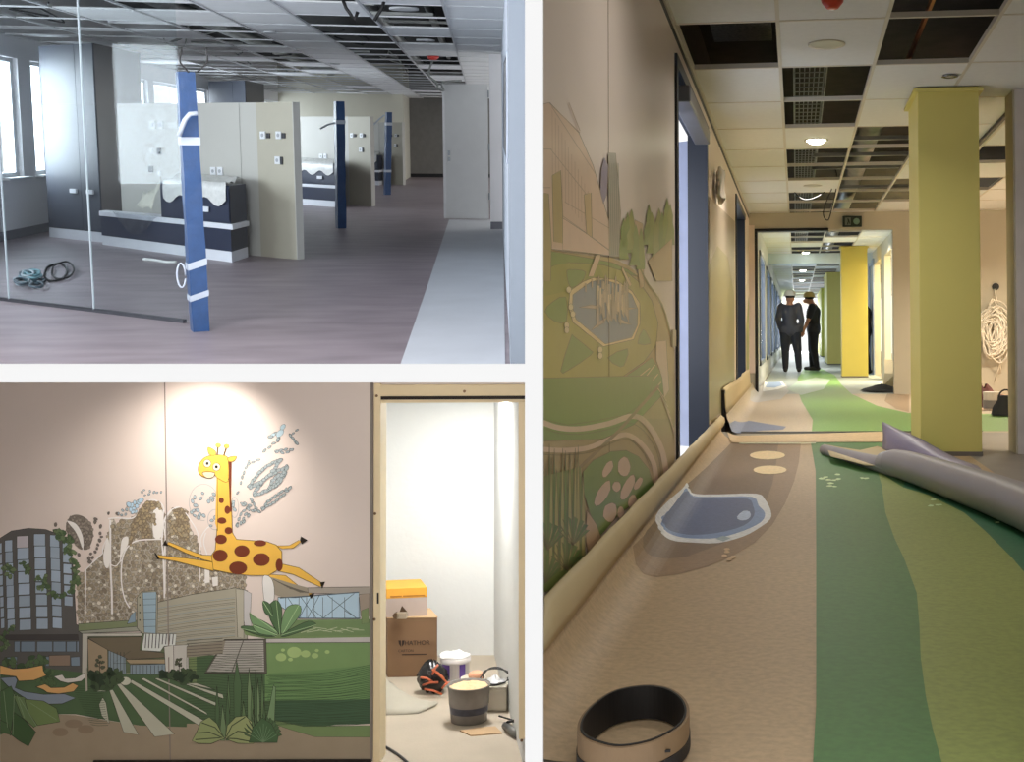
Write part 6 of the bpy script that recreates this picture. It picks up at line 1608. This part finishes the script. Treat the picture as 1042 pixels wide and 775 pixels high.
t2 = thing('drawer_unit', 'dark drawer unit standing on the nearest bench, covered by plastic', 'drawer unit', R, ((F0+F1)/2+dv/2).to_tuple()[:2]+(z3_,))
mb = MB(); mb.prism(fp(.5, 1, .02), z3_+.001, z4_); mb.build('carcass', m_dkb, t2, bevel=.004)
mb = MB(); mb.prism(fp(.51, .995, -.01, .02), z3_+.03, z4_-.02); dr = mb.build('drawer', m_dkb, t2)
zc = hz(209, 215, F1); hc = F0+u*wl_*.83-dv*.03
mb = MB(); mb.obox((hc.x, hc.y, zc), u*.09, (0, .02, 0), (0, 0, .03)); mb.build('handle', m_wlam, dr)
# plastic sheets
m_film = mat('milky_film', (212, 212, 208), .3, var=.08, scale=20, bump=.5, bscale=30)
def drape(name, lab, pts_top, drop, mt, seed, n=14):
    rnd = random.Random(seed); mb = MB(); rows = []
    for i in range(n+1):
        f = i/n; row = []
        for p, d in zip(pts_top, drop):
            q = V(p); row.append(q+V((rnd.uniform(-.01, .01), -.0, d*f+rnd.uniform(-.012, .012)*(f > .02))))
        rows.append(row)
    mb.grid(rows); o = mb.build(name, mt, None, R, smooth=True, solid=.003); return o
mb = MB(); rows = []; rnd = random.Random(4)
for j in range(9):
    g_ = j/8; row = []
    for i in range(19):
        f = .53+.45*i/18
        if g_ < .35: # hangs over the front
            p = F0+u*wl_*f-dv*.05; z = z4_-.02-(.35-g_)/.35*(.17+.05*math.sin(i*.9)) ; 
            p = p+V((0, -.01*math.sin(i*1.9+j), 0))
        else:
            p = F0+u*wl_*f+dv*((g_-.35)/.65*.9-.05); z = z4_+.012+.03*abs(math.sin(i*1.1+j*1.4))+.05*(g_ > .8)
        row.append((p.x, p.y, z))
    rows.append(row)
mb.grid(rows); o = mb.build('plastic_sheet', m_film, None, R, smooth=True); tag(o, 'milky plastic sheet draped over the nearest drawer unit', 'plastic sheet'); SHEET = o
mb = MB(); rows = []
for j in range(8):
    row = []
    for i in range(6):
        f = .40+.09*(i/5)*(1+.05*j); p = F0+u*wl_*f+dv*.15; row.append((p.x-.02*j, p.y-.015*j, max(z3_+.01, z4_+.0-.045*j+.02*math.sin(i*2+j)-.03*(5-i)*(j < 3))))
    rows.append(row)
mb.grid(rows); o = mb.build('white_cloth', mat('cream_cloth', (206, 204, 190), .8), None, R, smooth=True, solid=.004); tag(o, 'cream cloth hanging left of the nearest blue post', 'cloth')
# clear film over the bench front
mb = MB(); rows = []
gf = glassmat('clear_film', (.9, .92, .94), .22, .25)
for j in range(7):
    row = []
    for i in range(12):
        g_ = i/11; f = .12+.37*g_; p = F0+u*wl_*f-dv*.06; depth_ = (.26*math.sin(math.pi*min(1, g_*1.05)))*j/6
        row.append((p.x, p.y-.012*math.sin(i*2.1+j), z3_+.012-depth_))
    rows.append(row)
mb.grid(rows); o = mb.build('clear_film', gf, None, R, smooth=True); tag(o, 'clear plastic film hanging over the front of the nearest bench', 'plastic film')
# headboard panel
PR = R.P(302, 264); PL = V((R.onY(121, 150, 16.8).x, 16.8, 0)); pu = (PR-PL).normalized(); pn_ = V((-pu.y, pu.x, 0)); zp = R.zat(302, 104, PR)
t = thing('headboard_panel', 'freestanding pale headboard panel with sockets, the nearest of three', 'panel', R, ((PR+PL)/2).to_tuple(), None)
PANEL = t
def onpan(px, py):
    r = R.ray(px, py); o = V((0, 0, R.h)); k = (PL-o).dot(pn_)/r.dot(pn_); return o+r*k
xs_b = onpan(262, 150); fb_ = (xs_b-PL).dot(pu)/(PR-PL).length
Lp = (PR-PL).length
mb = MB(); q = PL+pu*Lp*fb_; mb.prism([PL[:2], q[:2], (q+pn_*.09)[:2], (PL+pn_*.09)[:2]], .0, zp); mb.build('board', m_panel, t)
mb = MB(); mb.prism([q[:2], PR[:2], (PR+pn_*.09)[:2], (q+pn_*.09)[:2]], .0, zp); mb.build('end_board', m_panel2, t)
mb = MB(); qq = PR-pu*.03
mb.prism([PR[:2], (PR+pu*.012)[:2], (PR+pu*.012+pn_*.1)[:2], (PR+pn_*.1)[:2]], 0, zp+.004); mb.build('edge_strip', m_panel, t)
q1_ = onpan(244, 130); mb = MB(); mb.obox((q1_.x, q1_.y-.002, zp/2), pu*.004, pn_*.001, (0, 0, zp/2)); mb.build('joint', mat('joint_grey', (150, 148, 142), .7), t)
m_sock = mat('socket_white', (226, 228, 230), .35); m_hole = mat('socket_dark', (50, 50, 54), .6)
for (x, y, w_, dk_) in ((268, 137.5, .045, 0), (273.5, 138, .03, 1), (284, 137.5, .045, 0), (289, 138, .03, 1), (283, 163, .045, 0), (287, 163.5, .02, 1), (217.5, 174, .05, 0), (224.5, 174, .05, 0), (156, 127, .05, 0), (164, 127, .05, 0), (162.5, 154, .04, 1), (155, 154, .03, 0), (154, 172, .04, 1), (163, 176, .03, 0)):
    p = onpan(x, y)-pn_*.008; mb = MB(); mb.obox(p, pu*w_, pn_*.008, (0, 0, w_ if w_ > .025 else .045)); sk_ = mb.build('socket', m_hole if dk_ else m_sock, t, bevel=.004)
    if not dk_ and w_ > .04:
        mb = MB(); mb.tube([p-pn_*.008, p-pn_*.012], .022, 12); mb.build('socket_face', mat('socket_grey', (170, 172, 176), .4), sk_)
p = onpan(176, 127)-pn_*.005; mb = MB(); mb.obox(p, pu*.09, pn_*.004, (0, 0, .035)); mb.build('tape_label', mat('paper_label', (208, 208, 204), .7), t)
# copies of the bay further back
PR2, PR3 = R.P(378, 210), R.P(410, 188.2)
labs = {'headboard_panel': ['freestanding pale headboard panel, the middle of three', 'freestanding pale headboard panel farthest from the viewer'],
        'bench': ['low bench with dark drawers beside the middle blue post', 'low bench beside the farthest blue post'],
        'drawer_unit': ['dark drawer unit by the middle blue post, under plastic', 'dark drawer unit by the farthest blue post'],
        'plastic_sheet': ['milky plastic sheet on the drawer unit by the middle blue post', 'milky plastic sheet on the drawer unit by the farthest blue post']}
for k, Q in enumerate((PR2, PR3)):
    sh = Q-PR
    for o in (PANEL, BENCH, t2, SHEET):
        c = copy_tree(o, R.M @ Matrix.Translation(sh) @ R.M.inverted() @ o.matrix_world); c['label'] = labs[o.name.split('.')[0]][k]
    if k == 0:
        o = [q for q in bpy.data.objects if q.name.startswith('wardrobe') and q.parent is None][0]
        c = copy_tree(o, R.M @ Matrix.Translation(sh) @ R.M.inverted() @ o.matrix_world); c['label'] = 'wardrobe seen above the nearest headboard panel, behind it'
# blue wrapped posts
def post(lab, pts, wpx, ztop_py, tapes):
    (bx, by), (tx, ty) = pts
    b0 = R.P(bx, by); w_ = wpx*b0.y/F
    zt_ = R.zat(tx, ty, b0); tp = R.onY(tx, ty, b0.y+.05)
    t = thing('wrapped_post', lab, 'post', R, b0, 'blue wrapped posts')
    n = 12; mb = MB(); rnd = random.Random(int(bx))
    rows = []
    for k in range(n+1):
        f = k/n; c = b0.lerp(tp, f); hw = w_/2*(1+.05*rnd.uniform(-1, 1)); c = V((c.x, c.y, zt_*f))
        s1 = hw*.9; a_ = .35+.03*rnd.uniform(-1, 1)
        cs = [(-1, -1), (1, -1), (1, 1), (-1, 1)]; row = []
        for (i, j) in cs:
            x_, y_ = i*s1*.92, j*s1*1.1
            row.append(c+V((x_*math.cos(a_)-y_*math.sin(a_), x_*math.sin(a_)+y_*math.cos(a_), 0)))
        rows.append(row)
    mb.grid(rows, closed=True); mb.f.append([n*4, n*4+1, n*4+2, n*4+3]); mb.m.append(0); mb.c.append(None)
    mb.build('film_wrap', m_post, t)
    for (y0, y1, tilt) in tapes:
        f = (by-(y0+y1)/2)/(by-ty); th = abs(y1-y0)/(by-ty)*zt_
        c = V(b0.lerp(tp, f)); c.z = zt_*f; hw = w_/2*.98; mb = MB(); rows = []
        for dz in (-th/2, th/2):
            row = []
            for (i, j) in ((-1, -1), (1, -1), (1, 1), (-1, 1)):
                x_, y_ = i*hw*.92, j*hw*1.1; row.append(c+V((x_*math.cos(.35)-y_*math.sin(.35), x_*math.sin(.35)+y_*math.cos(.35), dz+tilt*i)))
            rows.append(row)
        mb.grid(rows, closed=True); mb.build('tape', m_tape, t, solid=.003)
    return t, b0, w_
t, b0, w_ = post('largest blue film wrapped post, leaning slightly, at the glass edge', ((203.5, 336), (188.5, 73)), 19, 73, ((138, 146, 0), (263, 270, .02), (296, 302, .02)))
mb = MB(); mb.tube([R.onY(182, 138, b0.y-.14), R.onY(188, 122, b0.y-.14), R.onY(193, 116, b0.y-.14), R.onY(201, 115, b0.y-.13)], .018, 6); mb.build('tape_tail', m_tape, t, smooth=True)
mb = MB(); c = R.onY(184.5, 280, b0.y-.05); mb.tube([c+V((.03*math.cos(a*.5), 0, .09*math.sin(a*.5))) for a in range(13)], .007, 6); mb.build('tape_loop', m_tape, t, smooth=True)
t, b1_, w1_ = post('middle blue film wrapped post, standing between two headboard panels', ((347, 232), (345, 103)), 10, 103, ((122, 126, 0),))
mb = MB(); mb.tube([R.onY(341, 125, b1_.y-.1), R.onY(333, 127, b1_.y-.1), R.onY(326, 131, b1_.y-.1)], .015, 5); mb.build('tape_tail', m_tape, t)
t, b2_, w2_ = post('farthest blue film wrapped post', ((394, 198), (395.5, 114)), 6.5, 114, ((124.5, 127.5, 0), (172.5, 175, 0)))
mb = MB(); mb.tube([R.onY(391, 117, b2_.y-.1), R.onY(386, 121, b2_.y-.1), R.onY(380, 127, b2_.y-.1)], .02, 5); mb.build('tape_tail', m_tape, t)
# glass partition
gpA, gpB = R.P(-60, 298.5), R.P(192, 329.5)
gg = glassmat('partition_glass', (.93, .955, .96), .015, .02)
gu = (gpB-gpA).normalized(); gn = V((-gu.y, gu.x, 0))
def ong(px): 
    r = R.ray(px, 250); k = (gpA).dot(gn)/r.dot(gn); p = r*k; return V((p.x, p.y, 0))
t = thing('glass_partition', 'frameless glass partition ending at the nearest blue post', 'glass partition', R, gpB)
xs = [gpA, ong(5), ong(91.5), gpB]
for k in range(3):
    p, q = xs[k]+gu*.012, xs[k+1]-gu*.012
    mb = MB(); mb.prism([p[:2], q[:2], (q+gn*.012)[:2], (p+gn*.012)[:2]], .02, C1); mb.build('pane', gg, t)
m_ed = mat('glass_edge', (176, 186, 190), .2)
for p in xs[1:3]:
    mb = MB(); mb.prism([(p-gu*.005)[:2], (p+gu*.005)[:2], (p+gu*.005+gn*.012)[:2], (p-gu*.005+gn*.012)[:2]], .02, C1); mb.build('joint', m_ed, t)
mb = MB(); q = gpB-gu*.06; mb.prism([gpA[:2], q[:2], (q+gn*.03)[:2], (gpA+gn*.03)[:2]], 0, .028); mb.build('floor_channel', mat('dark_channel', (46, 46, 52), .5), t)
# cables on the floor
mb = MB(); cc = [(45.5, 280), (48, 273), (55, 270), (62, 269), (67, 273), (68, 278), (64, 284), (57, 286.5), (50, 286.5), (46, 283)]
P = [tuple(R.P(x, y)+V((0, 0, .012))) for x, y in cc]; P2 = [tuple(V(p)+V((.05, .06, .012))) for p in P]
mb.tube(cr(P, 5), .011, 6, closed=True); t = thing('cable_ring', 'black cable ring lying on the ward floor behind the glass', 'cable', R, R.P(56, 278)); mb.build('loop', m_cable, t, smooth=True)
mb = MB(); mb.tube(cr(P2, 5), .01, 6, closed=True); mb.build('loop', m_cable, t, smooth=True)
t = thing('cable_heap', 'heap of teal and grey cable on the ward floor, left of the cable ring', 'cable', R, R.P(28, 291))
rnd = random.Random(9)
for k in range(12):
    x0 = rnd.uniform(12, 40); y0 = rnd.uniform(284, 293); P = []
    for i in range(9): P.append(tuple(R.P(x0+9*math.cos(i*.9+k)*rnd.uniform(.6, 1.2), y0+3*math.sin(i*.9+k))+V((0, 0, .02+.012*(k % 5)))))
    mb = MB(); mb.tube(cr(P, 4, False), .013, 5); mb.build('cable', mat(('teal_cable', 'grey_cable2', 'dark_teal_cable')[k % 3], ((96, 132, 140), (150, 160, 166), (44, 62, 72))[k % 3], .5), t, smooth=True)
mb = MB(); P = [tuple(R.P(x, y)+V((0, 0, .015))) for x, y in ((146, 265), (158, 266), (170, 268), (180, 268))]; mb.tube(cr(P, 3, False), .018, 5); o = mb.build('film_strip', m_film, None, R, smooth=True); tag(o, 'thin strip of film lying before the nearest bench plinth', 'film strip')
# light of the ward: daylight at the windows, the unseen nearest pair added, plus a fill
cool = (.86, .92, 1)
for k, (a, b) in enumerate(wy):
    area_light('window_daylight', R, (XL1-.35, (a+b)/2, 1.62), (XL1+1, (a+b)/2, 1.3), max(.5, b-a), 1.5, (170, 170, 120, 110, 90, 160, 90, 80, 120)[k], cool)
area_light('ward_fill', R, (-2.8, 5.5, 2.5), (-2.4, 12, .6), 3, 1.2, 280, (.93, .95, 1))  # unseen fill light added to raise the ward's overall brightness
# ================================================================== world and view
w = bpy.data.worlds.new('world'); SC.world = w; w.use_nodes = True
bg = w.node_tree.nodes['Background']; bg.inputs['Color'].default_value = (1, 1, 1, 1); bg.inputs['Strength'].default_value = 1.08
SC.view_settings.view_transform = 'Standard'; SC.view_settings.look = 'None'
SC.view_settings.exposure = 0; SC.view_settings.gamma = 1; SC.view_settings.use_curve_mapping = False
SC.cycles.max_bounces = 8; SC.cycles.diffuse_bounces = 4; SC.cycles.transparent_max_bounces = 12
SC.cycles.sample_clamp_indirect = 6; SC.cycles.use_denoising = True
